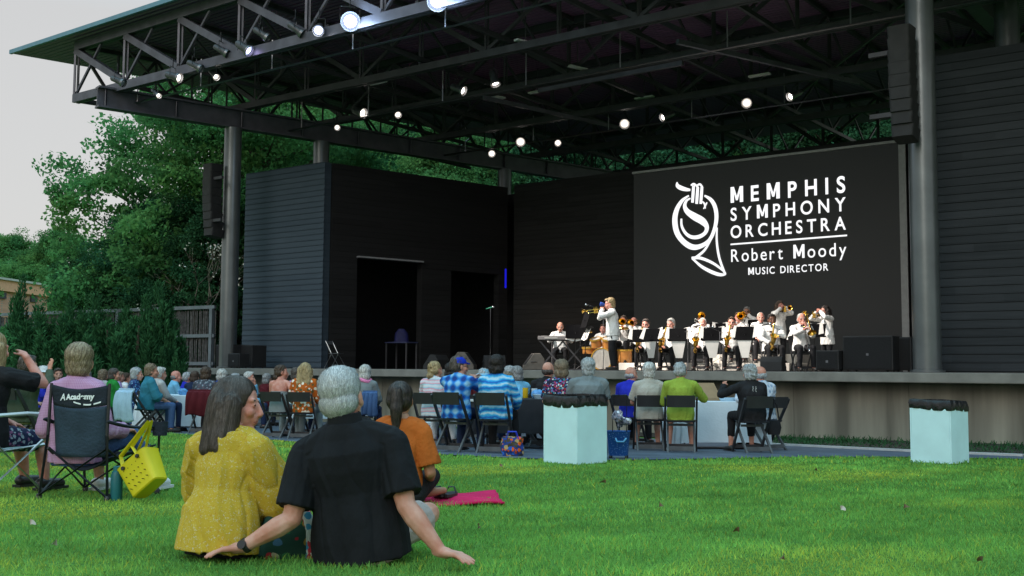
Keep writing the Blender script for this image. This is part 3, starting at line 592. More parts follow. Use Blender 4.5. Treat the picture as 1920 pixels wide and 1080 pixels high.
# ------------------------------------------------------------------ grass blades
def grass():
    r = np.random.default_rng(11); Q = []; T = []
    nearY = np.array([p[1] for p in near]); nearX = np.array([p[0] for p in near])
    for y0, y1, den, h, wd in ((3.4, 4.5, 5600, .029, .003), (4.5, 6.5, 5200, .029, .0035), (6.5, 9, 3000, .030, .005), (9, 13, 1300, .031, .008), (13, 26, 420, .04, .014)):
        w0 = y1 * .5; n = int(den * (y1 - y0) * 2 * w0); x = r.uniform(-w0, w0, n); y = r.uniform(y0, y1, n)
        lim = np.interp(x, nearX, nearY); k = (y < lim) & (np.abs(x) < y * .49 + .3); x, y = x[k], y[k]; n = len(x)
        z = np.array([gz(a, b) for a, b in zip(x, y)]); p = np.stack([x, y, z - .004], 1)
        cl = snoise(p, 3.0, 5) * .5 + snoise(p, 9, 6) * .5
        hh = h * r.uniform(.45, 1.25, n) * (1 + .35 * cl); an = r.uniform(0, 6.28, n); ln = r.normal(size=(n, 2)) * .5
        g = np.clip(1 + .28 * cl + r.normal(size=n) * .22, .4, 2); yl = (r.uniform(size=n) < .10 + .05 * cl) * 1.0; pt = np.clip(snoise(p, 1.1, 9) * 1.2 - .15, 0, 1); yl = np.clip(yl * r.uniform(.3, 1.2, n) + pt * .75, 0, 1.4); hh = hh * (1 - .35 * pt); g = g * (1 + .16 * np.clip(snoise(p, .7, 21), -1, 1)) * (1 + .16 * np.clip(snoise(p, 3.6, 33), -1, 1))
        tip = p + np.stack([ln[:, 0] * hh, ln[:, 1] * hh, hh], 1); sd = np.stack([np.cos(an), np.sin(an) * .4, np.zeros(n)], 1) * wd / 2 * r.uniform(.7, 1.4, (n, 1))
        mid = p + (tip - p) * .55 + np.stack([np.zeros(n), np.zeros(n), hh * .12], 1)
        Q.append(np.stack([p - sd, p + sd, mid + sd * .8, tip, mid - sd * .8], 1))
        T.append(np.stack([g * (.72 + .95 * yl), g * (1 + .15 * yl), g * (.85 - .2 * yl)], 1))
    return np.concatenate(Q), np.concatenate(T)
Q, T = grass(); M_grass = leaf_mat('grass blades', (.25, .395, .10), .4); quads('grass', Q, M_grass, None, T, kind='stuff', label='short green lawn grass')
def verge():
    r = np.random.default_rng(13); n = 3500; t = r.uniform(0, 1, n); i = np.minimum((t * (len(far) - 9)).astype(int), len(far) - 10); f = r.uniform(0, 1, n); a = np.array(far)[8 + i]; b = np.array(far)[9 + i]
    p = a * (1 - f[:, None]) + b * f[:, None]; q = NN * 21.85 + A * (p @ A)[:, None]; v = r.beta(1.2, 1.6, n)[:, None]; p = p * (1 - v) + q * v; p[:, 2] = [gz(x, y) for x, y in p[:, :2]]
    hh = r.uniform(.02, .085, n) * (.5 + v[:, 0]); tip = p + np.stack([r.normal(size=n) * .06, r.normal(size=n) * .05, hh], 1); s = np.stack([np.ones(n), np.zeros(n), np.zeros(n)], 1) * .012
    return np.stack([p - s, p + s, tip + s * .3, tip - s * .3], 1), r.uniform(.4, 1.1, (n, 1)) * V(1, 1, 1)
Q, T = verge(); quads('border_plants', Q, M_jun, None, T, kind='stuff', label='dark low border planting at the foot of the stage wall')
# dead leaves on the lawn
M_dead = mat('dead leaf', (.16, .10, .05), .8, .4, 20); dl = None
for i, (px, py) in enumerate(((62, 994), (897, 1000), (1380, 1008), (1468, 1062), (1582, 965), (1240, 958), (1530, 888), (1130, 912), (100, 1035), (940, 880), (1700, 960), (1836, 1066))):
    p = gray_hit(px, py); q = (random.uniform(.016, .03), random.uniform(.010, .016)); m = MB(); b = []
    for k in range(9): t = k / 8; b.append((V((t - .5) * 2 * q[0], -q[1] * math.sin(math.pi * t) ** .7, .012 * math.sin(3 * t)), V((t - .5) * 2 * q[0], q[1] * math.sin(math.pi * t) ** .7, .02 + .012 * math.cos(3 * t))))
    vs = [x for y in b for x in y]; m.add(vs, [(2 * k, 2 * k + 2, 2 * k + 3, 2 * k + 1) for k in range(8)])
    o = m.build('dead_leaf', M_dead if i % 4 else mat('pale dry leaf', (.45, .38, .3), .8), loc=p + UP * .026, rz=i * 1.3, label='small curled dead leaf lying on the mown lawn', cat='leaf', group='dead leaves on the lawn')
    o.rotation_euler.x = .3
# ================================================================== PEOPLE
def skin_mat(name, c):
    m, t, b = newmat(name); b.inputs['Roughness'].default_value = .55; b.inputs['Specular IOR Level'].default_value = .3
    b.inputs['Subsurface Weight'].default_value = .08; b.inputs['Subsurface Radius'].default_value = (.02, .008, .005)
    tcx = N(t, 'ShaderNodeTexCoord'); nz = N(t, 'ShaderNodeTexNoise'); nz.inputs['Scale'].default_value = 14; nz.inputs['Detail'].default_value = 6; t.links.new(tcx.outputs['Object'], nz.inputs['Vector'])
    r = N(t, 'ShaderNodeValToRGB'); r.color_ramp.elements[0].position = .35; r.color_ramp.elements[1].position = .68
    r.color_ramp.elements[0].color = (*[x * f for x, f in zip(c, (.90, .68, .60))], 1); r.color_ramp.elements[1].color = (*[min(1, x * 1.1) for x in c], 1)
    t.links.new(nz.outputs[0], r.inputs[0]); t.links.new(r.outputs[0], b.inputs['Base Color'])
    bp = N(t, 'ShaderNodeBump'); bp.inputs['Strength'].default_value = .25; bp.inputs['Distance'].default_value = .004; n2 = N(t, 'ShaderNodeTexNoise'); n2.inputs['Scale'].default_value = 60
    t.links.new(tcx.outputs['Object'], n2.inputs['Vector']); t.links.new(n2.outputs[0], bp.inputs['Height']); t.links.new(bp.outputs[0], b.inputs['Normal']); return m
SK = {'fair': skin_mat('fair skin', (.54, .295, .225)), 'pink': skin_mat('pink skin', (.56, .28, .225)), 'tan': skin_mat('tanned skin', (.38, .20, .125)), 'brown': skin_mat('brown skin', (.13, .065, .04))}
M_eye = mat('dark eye', (.02, .015, .012), .25, .1); M_lip = mat('lip', (.33, .11, .10), .5, .1)
def hair_mat(name, c, var=.4, bump=.8): return mat('hair ' + name, c, .55, var, 10, bump, 70, spec=.35, stretch=(3.5, 3.5, .5), detail=6)
HCOL = dict(white=(.58, .57, .54), grey=(.27, .27, .27), silver=(.42, .44, .45), brown=(.08, .05, .035), dark=(.022, .016, .014), blond=(.42, .31, .16), ash=(.23, .17, .115), greybrown=(.09, .07, .06))
HR = {'white': hair_mat('white', (.55, .54, .51), .25), 'grey': hair_mat('grey', (.27, .27, .27)), 'silver': hair_mat('silver', (.40, .42, .43), .35), 'brown': hair_mat('brown', (.075, .048, .032)), 'dark': hair_mat('dark', (.02, .014, .012)), 'blond': hair_mat('blond', (.40, .29, .15)), 'ash': hair_mat('ash', (.22, .165, .11)), 'greybrown': hair_mat('greybrown', (.085, .068, .058), .6)}
M_blk = mat('black cloth', (.014, .014, .016), .85, .35, 6, .3, 60, spec=.2)
M_shoe = mat('shoe leather', (.02, .018, .017), .4); M_whtshoe = mat('white trainer', (.6, .6, .6), .6)
M_wht = mat('white jacket', (.78, .77, .75), .8, .06, 6, .2, 40, spec=.2)
def cloth(name, c, var=.14): return mat('cloth ' + name, c, .88, var, 5, .35, 50, spec=.15)
def bez(a, b, c, t): return a * (1 - t) ** 2 + 2 * b * t * (1 - t) + c * t * t
def ik(a, b, l1, l2, pole):
    d = b - a; L = min(np.linalg.norm(d), (l1 + l2) * .999); u = nrm(d); x = (l1 * l1 - l2 * l2 + L * L) / (2 * L); h = math.sqrt(max(0, l1 * l1 - x * x))
    pv = pole - u * np.dot(pole, u); return a + u * x + nrm(pv) * h, a + u * L
def hand_parts(mb, wrist, d, nrmv, side, s=1.0, curl=.5, spread=.12):
    """palm with five separate fingers; d: pointing direction, nrmv: back-of-hand normal, side: +1 thumb on the +x side of the hand frame"""
    d = nrm(d); z = nrm(nrmv - d * np.dot(nrmv, d)); x = np.cross(d, z) * side; s = s
    def p(a, b, c): return wrist + (x * a + d * b + z * c) * s
    mb.cap(wrist - d * .02, .026 * s, p(0, .03, 0), .026 * s, 8)
    for a in (-.028, -.009, .011, .029): mb.cap(p(a * .55, .015, 0), .017 * s, p(a, .085, .004), .0125 * s, 8)
    for a, L, k in ((.031, .066, 0), (.011, .076, 1), (-.010, .070, 2), (-.029, .054, 3)):
        b0 = p(a, .088, .003); f = (a * spread * 8); c1 = curl * (.5 + .12 * k)
        d1 = nrm(d * math.cos(c1) - z * math.sin(c1) + x * f); d2 = nrm(d * math.cos(c1 * 2.1) - z * math.sin(c1 * 2.1) + x * f)
        k1 = b0 + d1 * L * .52 * s; mb.cap(b0, .0098 * s, k1, .009 * s, 7); mb.cap(k1, .009 * s, k1 + d2 * L * .48 * s, .0072 * s, 7)
    t0 = p(.03, .022, -.004); t1 = p(.058, .055, -.016 - .01 * curl); t2 = p(.058 + .012 * (1 - curl), .085, -.03 * curl - .012); mb.cap(p(.012, .008, 0), .016 * s, t0, .016 * s, 8); mb.cap(t0, .0135 * s, t1, .0105 * s, 7); mb.cap(t1, .0105 * s, t2, .008 * s, 7)
def head_parts(mb, c, R, s=1.0, fem=False):
    def E(p, r, Rr=I3): mb.ell(c + R @ (V(*p) * s), V(*r) * s, R @ Rr, 16, 10)
    def K(p, r0, q, r1): mb.cap(c + R @ (V(*p) * s), r0 * s, c + R @ (V(*q) * s), r1 * s, 8)
    E((0, -.014, .036), (.076, .097, .086)); E((0, .022, -.022), (.064, .070, .090)); E((0, .030, -.074), (.050, .052, .040) if not fem else (.044, .05, .037)); E((0, .070, -.099), (.021, .019, .017))
    K((0, .090, .016), .008, (0, .111, -.026), .0115); E((0, .104, -.034), (.018, .014, .010)); K((-.042, .072, .030), .012, (.042, .072, .030), .012)
    for x in (-1, 1): E((x * .040, .064, -.026), (.025, .026, .024)); E((x * .078, -.004, -.006), (.009, .021, .034)); E((x * .031, .079, .008), (.014, .011, .009))
    E((0, .089, -.062), (.022, .012, .007)); E((0, .086, -.072), (.020, .011, .007)); E((0, .080, -.05), (.03, .02, .022))
def hair_parts(mb, c, R, style, s=1.0):
    def E(p, r): mb.ell(c + R @ (V(*p) * s), V(*r) * s, R, 16, 10)
    def K(p, r0, q, r1): mb.cap(c + R @ (V(*p) * s), r0 * s, c + R @ (V(*q) * s), r1 * s, 10)
    if style == 'bald': E((0, -.038, -.012), (.0795, .0755, .046)); return
    if style == 'thin': E((0, -.030, .040), (.080, .094, .086)); E((0, -.040, -.010), (.083, .080, .06)); return
    if style == 'neat':
        E((0, -.022, .05), (.085, .102, .088)); E((0, -.05, -.015), (.080, .068, .062)); E((0, -.056, -.048), (.054, .045, .030)); E((0, .045, .098), (.055, .042, .028)); return
    if style == 'curly': E((0, -.028, .042), (.096, .105, .098)); E((0, -.05, -.03), (.092, .08, .07)); return
    E((0, -.026, .048), (.085, .100, .088)); E((0, -.040, .0), (.087, .082, .075))
    if style == 'short': E((0, .04, .098), (.055, .045, .03))
    if style == 'full': E((0, -.03, .055), (.090, .102, .090)); E((0, -.055, -.045), (.080, .062, .05)); E((0, .045, .1), (.06, .045, .03))
    if style == 'bob': E((0, -.028, .045), (.096, .108, .100)); E((0, -.05, -.04), (.096, .078, .082)); 
    if style == 'long':
        E((0, -.028, .045), (.093, .106, .098))
        for x in (-.06, -.02, .02, .06): K((x, -.07, .02), .055, (x * 1.25, -.09, -.205), .04)
        for x in (-1, 1): K((x * .084, -.015, .02), .036, (x * .098, -.03, -.20), .034); K((x * .080, .0, .0), .036, (x * .086, .0, -.175), .034); K((x * .072, -.05, .0), .05, (x * .082, -.055, -.19), .044)
    if style == 'bun': E((0, -.13, .055), (.05, .045, .045))
    if style == 'pony': E((0, -.112, .06), (.032, .04, .03)); K((0, -.13, .06), .034, (0, -.135, -.06), .040); K((0, -.135, -.06), .040, (0, -.115, -.20), .022)
    if style == 'lowbun': E((0, -.095, -.08), (.055, .045, .045))
def soften(me, amp, f, seed):
    v = getv(me); n = vnorm(me); setv(me, v + n * (snoise(v, f, seed) * amp)[:, None])
def folds(me, amp, seed, f=22, axis=(0, 0, 1)):
    """soft cloth creases: ridged waves running mostly along axis"""
    v = getv(me); n = vnorm(me); r = np.random.default_rng(seed); o = 0
    for k in range(3):
        d = nrm(np.cross(axis, r.normal(size=3)) + r.normal(size=3) * .3); o = o + (1 - np.abs(np.sin(v @ d * f * (.6 + .5 * k) + 1.0 * snoise(v, 5, seed + k)))) ** 3 * (1 if k % 2 else -.7)
    setv(me, v + n * (o * amp)[:, None])
def carve(me, c, R, s, style):
    """pull the hair back off the face"""
    if style in ('bald', 'none'): return
    v = (getv(me) - c) @ R / s; lim = np.interp(v[:, 2], (-.4, -.06, .045, .085, .13), (.0, .010, .028, .060, .105) if style != 'long' else (.0, .034, .050, .066, .105)); k = np.abs(v[:, 0]) < .2; v[:, 1] = np.where(k, np.minimum(v[:, 1], lim), v[:, 1]); setv(me, c + (v * s) @ R.T)
PN = [0]; PINFO = {}
def person(loc, yaw, label, pose='chair', top=None, sleeve='long', bottom=None, legs='long', hair='short', hc='grey', skin='fair', h=1.0, fem=False, lean=.06, tilt=0., head=(0, 0), hands=None, seat=.45, vox=.0125, hem=-.13, group=None, shoes=None, extra=None, knees=.10, legdir=0., fat=1.0, bow=False, glasses=False, poles=None, jacket=False, curl=.5, handrot=None, arml=1.0, armr=1.0, hscale=1.0, foot=None, nolegs=False, collar=True, name='person', neck=0., loose=0., fold=None, flare=0., shd=0.):
    """one figure: a continuous body mesh with hair and clothing as children. Local frame: +y is where the figure faces, z up, origin on the ground."""
    PN[0] += 1; seed = PN[0]; s = h; B = MB(); vs = vox
    st = pose == 'stand'; fl = pose == 'floor'
    pel = V(0, 0, .93 * s) if st else (V(0, 0, .12) if fl else V(0, 0, seat + .11))
    up = nrm(V(tilt, lean, 1)); rt = nrm(V(1, 0, -tilt)); fw = np.cross(up, rt)
    def sp_(t, x=0, y=0): return pel + (up * t + rt * x + fw * y) * s
    q = .92 if fem else 1.0; k = fat
    R_t = [(-.10, .155, .115), (0, .172, .125), (.10, .158, .115), (.20, .150 * (.94 if fem else 1), .108), (.30, .165, .115), (.375, .168, .108), (.435, .135, .085), (.48, .085, .066), (.52, .058, .056)]
    rings = [(sp_(t), rt * a * s * (q if t > .3 else 1) * (k if t < .42 else 1), fw * b * s * (k if t < .42 else 1)) for t, a, b in R_t]
    B.loft(rings, 18)
    hx, hp = head; hc_ = sp_(.607, neck, .035); Rh = np.column_stack([rt, fw, up]) @ rotz(hx) @ rotx(hp)
    hs = (1.09 if fem else 1.12) * hscale
    B.cap(sp_(.47), .058 * s, hc_ + Rh @ V(0, -.015, -.07) * s, .054 * s * (.9 if fem else 1)); head_parts(B, hc_, Rh, hs * s, fem)
    # arms
    shw = (.165 if fem else .185) * (.5 + .5 * fat); sh_ = [sp_(.408 - shd, -shw), sp_(.408 - shd, shw)]; UA, FA = .285 * s * arml, .25 * s * arml; arms = []
    if hands is None: hands = [pel + V(-.14, .34, .06), pel + V(.14, .34, .06)] if not st else [V(-.27, .06, .72), V(.27, .06, .72)]
    for i, sd in ((0, -1), (1, 1)):
        pole = V(sd * .7, -.5, -.6) if poles is None or poles[i] is None else V(*poles[i])
        el, wr = ik(sh_[i], V(*hands[i]), UA, FA, pole); arms.append((sh_[i], el, wr)); ra = .046 if fem else .053
        B.cap(sp_(.435, sd * .075), .056 * s, sh_[i], .056 * s); q_ = s * armr; B.cap(sh_[i], .056 * s, sh_[i] + (el - sh_[i]) * .45, ra * q_); B.cap(sh_[i] + (el - sh_[i]) * .45, ra * q_, el, .039 * q_); B.ell(el - V(0, .022, .004), .022 * q_); B.cap(el, .040 * q_, el + (wr - el) * .28, .043 * q_ * (.9 if fem else 1.02)); B.cap(el + (wr - el) * .28, .043 * q_ * (.9 if fem else 1.02), el + (wr - el) * .75, .031 * q_); B.cap(el + (wr - el) * .75, .031 * q_, wr, .027 * s)
        hd = nrm(wr - el); nv = V(0, 0, 1) if abs(hd[2]) < .8 else V(0, 1, 0)
        if handrot and handrot[i] is not None: hd, nv = V(*handrot[i][0]), V(*handrot[i][1])
        hand_parts(B, wr, hd, nv, -sd, s * (.92 if fem else 1.0), curl if not isinstance(curl, (list, tuple)) else curl[i])
    # legs
    LG = []
    cd_, sd_ = math.cos(legdir), math.sin(legdir)
    def rl(v): return V(v[0] * cd_ - v[1] * sd_, v[0] * sd_ + v[1] * cd_, v[2])
    for i, sd in ((0, -1), (1, 1)):
        hp_ = pel + rt * sd * .085 * s + V(0, 0, -.03)
        if st: kn = V(sd * .10, .03, .50 * s); an = V(sd * .11, -.02, .085)
        elif fl: kn = pel + rl(V(sd * (.20 + knees), .30, .06)); an = pel + rl(V(-sd * .08, .36 + .05 * sd, -.06))
        else: kn = pel + rl(V(sd * (.085 + knees * .6), .42 * s, -.03)); an = V(kn[0], kn[1] - .03, .085); an[:2] += rl(V(sd * .02, .02, 0))[:2]
        if foot and foot[i] is not None: kn, an = V(*foot[i][0]), V(*foot[i][1])
        LG.append((hp_, kn, an))
        if nolegs: continue
        B.cap(hp_, .088 * s, kn, .056 * s); B.cap(kn, .055 * s, kn + (an - kn) * .35, .054 * s); B.cap(kn + (an - kn) * .35, .054 * s, an, .036 * s)
        fd = V(0, 1, 0) if not fl else rl(V(-sd * .8, .5, .1)); fd = rl(fd) if not fl else fd; B.cap(an - nrm(fd) * .03 + V(0, 0, -.04 if not fl else 0), .036, an + nrm(fd) * .15 + V(0, 0, -.055 if not fl else 0), .026)
    me = remesh(B, vs, 3)
    for x in (SK[skin], M_eye, M_lip, HR.get(hc, HR['grey'])): me.materials.append(x)
    n = len(me.polygons); pc = np.empty(n * 3); me.polygons.foreach_get('center', pc); pc = (pc.reshape(-1, 3) - hc_) @ Rh / (hs * s); mi = np.zeros(n, np.int32)
    for x in (-1, 1):
        mi[(((pc - V(x * .031, .086, .008)) / (V(.0095, .012, .0042) if vox < .008 else V(.0135, .02, .008))) ** 2).sum(1) < 1] = 1
        mi[(((pc - V(x * .033, .086, .031)) / (V(.016, .016, .0032) if vox < .008 else V(.019, .025, .0065))) ** 2).sum(1) < 1] = 3
    mi[(((pc - V(0, .092, -.067)) / V(.021, .02, .009)) ** 2).sum(1) < 1] = 2
    me.polygons.foreach_set('material_index', mi)
    body = link(name, me, None, True, label=label, cat='person'); body.location = tuple(loc); body.rotation_euler.z = yaw
    if group: body['group'] = group
    # hair
    if hair and hair not in ('none',):
        H = MB(); hair_parts(H, hc_, Rh, hair, hs * s); hm = remesh(H, min(vs, .009), 2); carve(hm, hc_, Rh, hs * s, hair); soften(hm, .004 if vox > .009 else .0015, 55 if vox > .009 else 38, seed); soften(hm, (.003 if hair != 'curly' else .009) if vox > .009 else .0006, 90, seed + 5); hm.materials.append(HR[hc] if vox > .009 else hair_mat('fine ' + hc, tuple(x * .8 for x in HCOL[hc]), .3, .15)); body_h = link('hair', hm, body)
        if vox > .009:
            hb_ = np.array(HCOL[hc]); strands(body_h, 420 if hair != 'bald' else 260, .07 if hair != 'curly' else .04, .0032, (hb_, hb_ * .6, hb_ * 1.35), seed=seed, sw=(0, -.45, -1), lift=.006, steps=3, wild=.15 if hair != 'curly' else .5)
    # top
    if top is not None:
        G = MB(); e = (.019 if vox > .009 else .014) + loose
        pts = [(hem, .168 if hem > -.16 else .185, .128)] + [r_ for r_ in R_t if r_[0] > hem + .04 and r_[0] < .47] + [(.475, .10, .075), (.505 if collar else .487, .066, .062)]
        if not st: pts = [(max(hem, -.10), .172, .13)] + pts[1:]
        L_ = []
        for t, a, b in pts:
            x = (q if t > .3 else 1) * (k if t < .42 else 1); L_.append((sp_(t), rt * (a * x + e * (1.3 if t < .2 else 1) + flare * max(0, .35 - t)) * s, fw * (b * x + e * (1.4 if t < .2 else 1) + flare * max(0, .35 - t)) * s))
        G.loft(L_, 22)
        for i in (0, 1):
            a, el, wr = arms[i]; sd = -1 if i == 0 else 1
            G.cap(sp_(.435, sd * .075), (.060 + e * .6) * s, a, (.060 + e * .7) * s)
            if sleeve == 'none': continue
            if sleeve == 'short': G.cap(a, (.060 + e * .8) * s, a + (el - a) * .82, (.056 + e * 1.3) * s, 12, True)
            elif sleeve == 'elbow': G.cap(a, (.060 + e) * s, el, (.062 + e * 1.5) * s); G.cap(el, (.062 + e * 1.5) * s, el + (wr - el) * .25, (.062 + e * 1.8) * s, 12, True)
            else: G.cap(a, (.060 + e * .7) * s, el, (.046 + e * .9) * s); G.cap(el, (.046 + e * .9) * s, el + (wr - el) * .96, (.032 + e * .9) * s, 12, True)
        if collar: G.tube([sp_(.505) + (rt * math.cos(t) * .064 + fw * math.sin(t) * .06) * s + up * .012 * math.sin(-t) * s for t in np.linspace(0, 2 * math.pi, 16, endpoint=False)], .012 * s, 8, True)
        if jacket and st: G.loft([(sp_(-.24), rt * .20, fw * .15), (sp_(-.08), rt * .19, fw * .145)], 20)
        gm = remesh(G, vs, 3); folds(gm, fold if fold is not None else (.008 if vox > .007 else .007), seed); gm.materials.append(top); link('jacket' if jacket else 'shirt', gm, body)
        if jacket or bow:
            m = MB(); c = sp_(.47, 0, .075)
            if jacket: m.prism([c + rt * -.035 + up * .02, c + rt * .035 + up * .02, c - up * .17 + fw * .038], fw * .018); m.build('shirt_front', M_wht, body)
            m = MB()
            for sd in (-1, 1): m.prism([c + fw * .022, c + rt * sd * .045 + up * .022 + fw * .022, c + rt * sd * .045 - up * .022 + fw * .022], fw * .014)
            m.build('bow_tie', M_blk, body)
    if bottom is not None and not nolegs:
        G = MB(); G.loft([(sp_(-.12), rt * .175 * s, fw * .135 * s), (sp_(0), rt * .182 * s * k, fw * .137 * s * k), (sp_(.08), rt * .17 * s * k, fw * .125 * s * k)], 18)
        for hp_, kn, an in LG:
            if legs == 'short': G.cap(hp_, .105 * s, hp_ + (kn - hp_) * .88, .082 * s, 12, True)
            else: G.cap(hp_, .102 * s, kn, .070 * s); G.cap(kn, .070 * s, an + (kn - an) * (.02 if legs == 'long' else .3), .056 * s, 12, True)
        gm = remesh(G, vs * 1.1, 3); folds(gm, .006, seed + 50); gm.materials.append(bottom); link('trousers' if legs == 'long' else 'shorts', gm, body)
    if not nolegs and not fl:
        for hp_, kn, an in LG:
            m = MB(); fd = rl(V(0, 1, 0)); m.cap(an + V(0, 0, -.035) - fd * .035, .045, an + V(0, 0, -.045) + fd * .15, .036); m.box(an + V(0, 0, -.075) + fd * .06, (.085, .27, .02), rotz(legdir)); m.build('shoe', shoes or M_shoe, body)
    if glasses:
        m = MB()
        for x in (-1, 1):
            c = hc_ + Rh @ (V(x * .032, .104, .006) * s); m.tube([c + Rh @ V(.025 * math.cos(t), 0, .019 * math.sin(t)) for t in np.linspace(0, 6.283, 12, endpoint=False)], .0032, 5, True)
            m.bar(hc_ + Rh @ V(x * .058, .10, .01), hc_ + Rh @ V(x * .08, .0, .012), .004, .005)
        m.bar(hc_ + Rh @ V(-.009, .105, .008), hc_ + Rh @ V(.009, .105, .008), .004, .004); m.build('glasses', M_shoe, body)
    PINFO[body.name] = (hc_, Rh, hs * s, arms)
    if extra: extra(body, sp_, hc_, Rh, arms, LG)
    return body
def to_world(loc, yaw, p): return V(*loc) + rotz(yaw) @ V(*p)
# ------------------------------------------------------------------ folding chairs
M_resin = mat('black resin', (.022, .022, .025), .45, .2, 5); M_resin2 = mat('scuffed resin', (.075, .08, .085), .5, .3, 6)
def make_chair():
    e = empty('folding_chair', (0, 0, 0)); w_ = .20
    m = MB(); m.loft([((0, .0, .445), V(.205, 0, 0), V(0, .19, 0)), ((0, 0, .47), V(.21, 0, 0), V(0, .2, 0))], 20, .35); m.build('seat', M_resin, e)
    m = MB(); L = []
    for t in np.linspace(-1, 1, 9): L.append(V(t * .20, -.275 - .025 * (1 - t * t), 0))
    for i in range(8): m.add([L[i] + UP * .66, L[i + 1] + UP * .66, L[i + 1] + UP * .83 + V(0, -.03, 0), L[i] + UP * .83 + V(0, -.03, 0)] + [x + V(0, .022, 0) for x in (L[i] + UP * .66, L[i + 1] + UP * .66, L[i + 1] + UP * .83 + V(0, -.03, 0), L[i] + UP * .83 + V(0, -.03, 0))], [(0, 1, 2, 3), (7, 6, 5, 4), (3, 2, 6, 7), (0, 4, 5, 1)] + ([(0, 3, 7, 4)] if i == 0 else []) + ([(1, 5, 6, 2)] if i == 7 else []))
    m.build('backrest', M_resin, e)
    for x in (-1, 1):
        m = MB(); m.bar((x * .222, -.29, .80), (x * .222, .23, 0), .028, .045, V(0, 1, .3)); m.build('leg', M_resin, e, bev=.004)
        m = MB(); m.bar((x * .188, .14, .44), (x * .188, -.27, 0), .028, .04, V(0, 1, .3)); m.build('leg', M_resin2, e, bev=.004)
    m = MB(); m.bar((-.174, -.21, .075), (.174, -.21, .075), .02, .06); m.build('stretcher', M_resin2, e); m = MB(); m.bar((-.208, .17, .09), (.208, .17, .09), .02, .05); m.build('stretcher', M_resin, e)
    m = MB(); m.bar((-.174, -.0, .40), (.174, -.0, .40), .022, .035); m.build('stretcher', M_resin2, e)
    return e
chair0 = make_chair(); used = [False]
def chair(loc, yaw, label, group='folding chairs round the tables'):
    o = copytree(chair0) if used[0] else chair0; used[0] = True; return place(o, loc, yaw, label=label, cat='folding chair', group=group)

def strands(hair, n, L, wd, cols, sw=(0, -.35, -1), seed=1, lift=.004, steps=5, wild=.08):
    """fine locks laid over a hair mesh so its outline and surface read as hair"""
    me = hair.data; r = np.random.default_rng(seed); v = getv(me); vn = vnorm(me); idx = r.integers(0, len(v), n); Q = []; T = []
    from mathutils import kdtree
    kd = kdtree.KDTree(len(v)); [kd.insert(Vector(p), i) for i, p in enumerate(v)]; kd.balance()
    P_ = v[idx] + r.normal(size=(n, 3)) * .003; g = V(*sw) + r.normal(size=(n, 3)) * wild
    pts = []; nrmls = []
    for k in range(steps + 1):
        q = np.array([kd.find(Vector(p))[1] for p in P_]); nn = vn[q]; base = v[q]; d = ((P_ - base) * nn).sum(1)[:, None]; P_ = P_ + nn * (lift * (.3 + r.uniform(0, 1, (n, 1)) * (.4 + k / steps)) - d) * np.where(d < .02, 1, 0)
        pts.append(P_.copy()); nrmls.append(nn); t = g - nn * (g * nn).sum(1)[:, None]; t /= np.linalg.norm(t, axis=1)[:, None] + 1e-9; P_ = P_ + t * (L / steps) * r.uniform(.8, 1.2, (n, 1)) + r.normal(size=(n, 3)) * .0008
    c = np.array(cols)[r.integers(0, len(cols), n)] * r.uniform(.75, 1.25, (n, 1))
    for k in range(steps):
        a, b = pts[k], pts[k + 1]; s = np.cross(b - a, nrmls[k]); s /= np.linalg.norm(s, axis=1)[:, None] + 1e-9; w0 = wd * (1 - .5 * k / steps); w1 = wd * (1 - .5 * (k + 1) / steps) if k < steps - 1 else wd * .1
        Q.append(np.stack([a - s * w0, a + s * w0, b + s * w1, b - s * w1], 1)); T.append(c)
    quads('locks', np.concatenate(Q), M_lock, hair, np.concatenate(T))
def lock_mat():
    m, t, b = newmat('hair locks'); at_ = N(t, 'ShaderNodeAttribute', attribute_name='tint'); t.links.new(at_.outputs['Color'], b.inputs['Base Color']); b.inputs['Roughness'].default_value = .45; b.inputs['Specular IOR Level'].default_value = .35; return m
M_lock = lock_mat()
def part(o, name): return next(c for c in o.children if c.name.split('.')[0] == name)
# ================================================================== THE AUDIENCE
AG = 'audience seated at the tables'
def seated(px, Y, yaw, label, chairlab=None, **k):
    loc = gp(px, Y); b = person(loc, yaw, label, group=AG, **k)
    if chairlab: chair(loc + rotz(yaw) @ V(0, -.02, 0), yaw, chairlab)
    return b
D = math.radians
C_ = {k: cloth(k, c) for k, c in dict(beige=(.40, .38, .33), lime=(.26, .36, .05), royal=(.02, .03, .42), greytee=(.17, .20, .21), ltblue=(.16, .42, .62), teal=(.03, .17, .24), red=(.5, .01, .015), green=(.02, .22, .04), grey=(.42, .42, .42), navy=(.02, .03, .07), khaki=(.25, .2, .14), denim=(.05, .1, .22), pinkwhite=(.7, .5, .55), lilac=(.4, .3, .55), olive=(.055, .075, .05), skirt=(.22, .26, .27), white=(.7, .7, .72), maroon=(.08, .01, .015)).items()}
M_plaidb = plaid('blue plaid', (.012, .05, .24), (.02, .19, .58), (.25, .50, .72), 5.5)
M_tie = bands('blue tie-dye', ((.015, .12, .42), (.03, .30, .62), (.05, .38, .70), (.40, .60, .72)), 3.2, 5)
M_floral = dots('multicolour floral', (.02, .02, .05), ((.35, .05, .2), (.1, .2, .5), (.6, .6, .6), (.4, .04, .04), (.05, .25, .3)), 34, .5)
M_orangef = dots('orange print with white blossoms', (.45, .10, .01), ((.75, .72, .6), (.7, .65, .5), (.10, .10, .04)), 15, .42)
M_bluepr = dots('blue and white print', (.01, .05, .38), ((.6, .7, .8), (.1, .3, .6)), 24, .4)
M_navypr = dots('navy print', (.012, .03, .12), ((.05, .2, .4), (.2, .35, .5)), 28, .4)
M_darkpr = dots('dark grey leafy print', (.05, .06, .08), ((.2, .24, .28), (.1, .08, .1)), 22, .45)
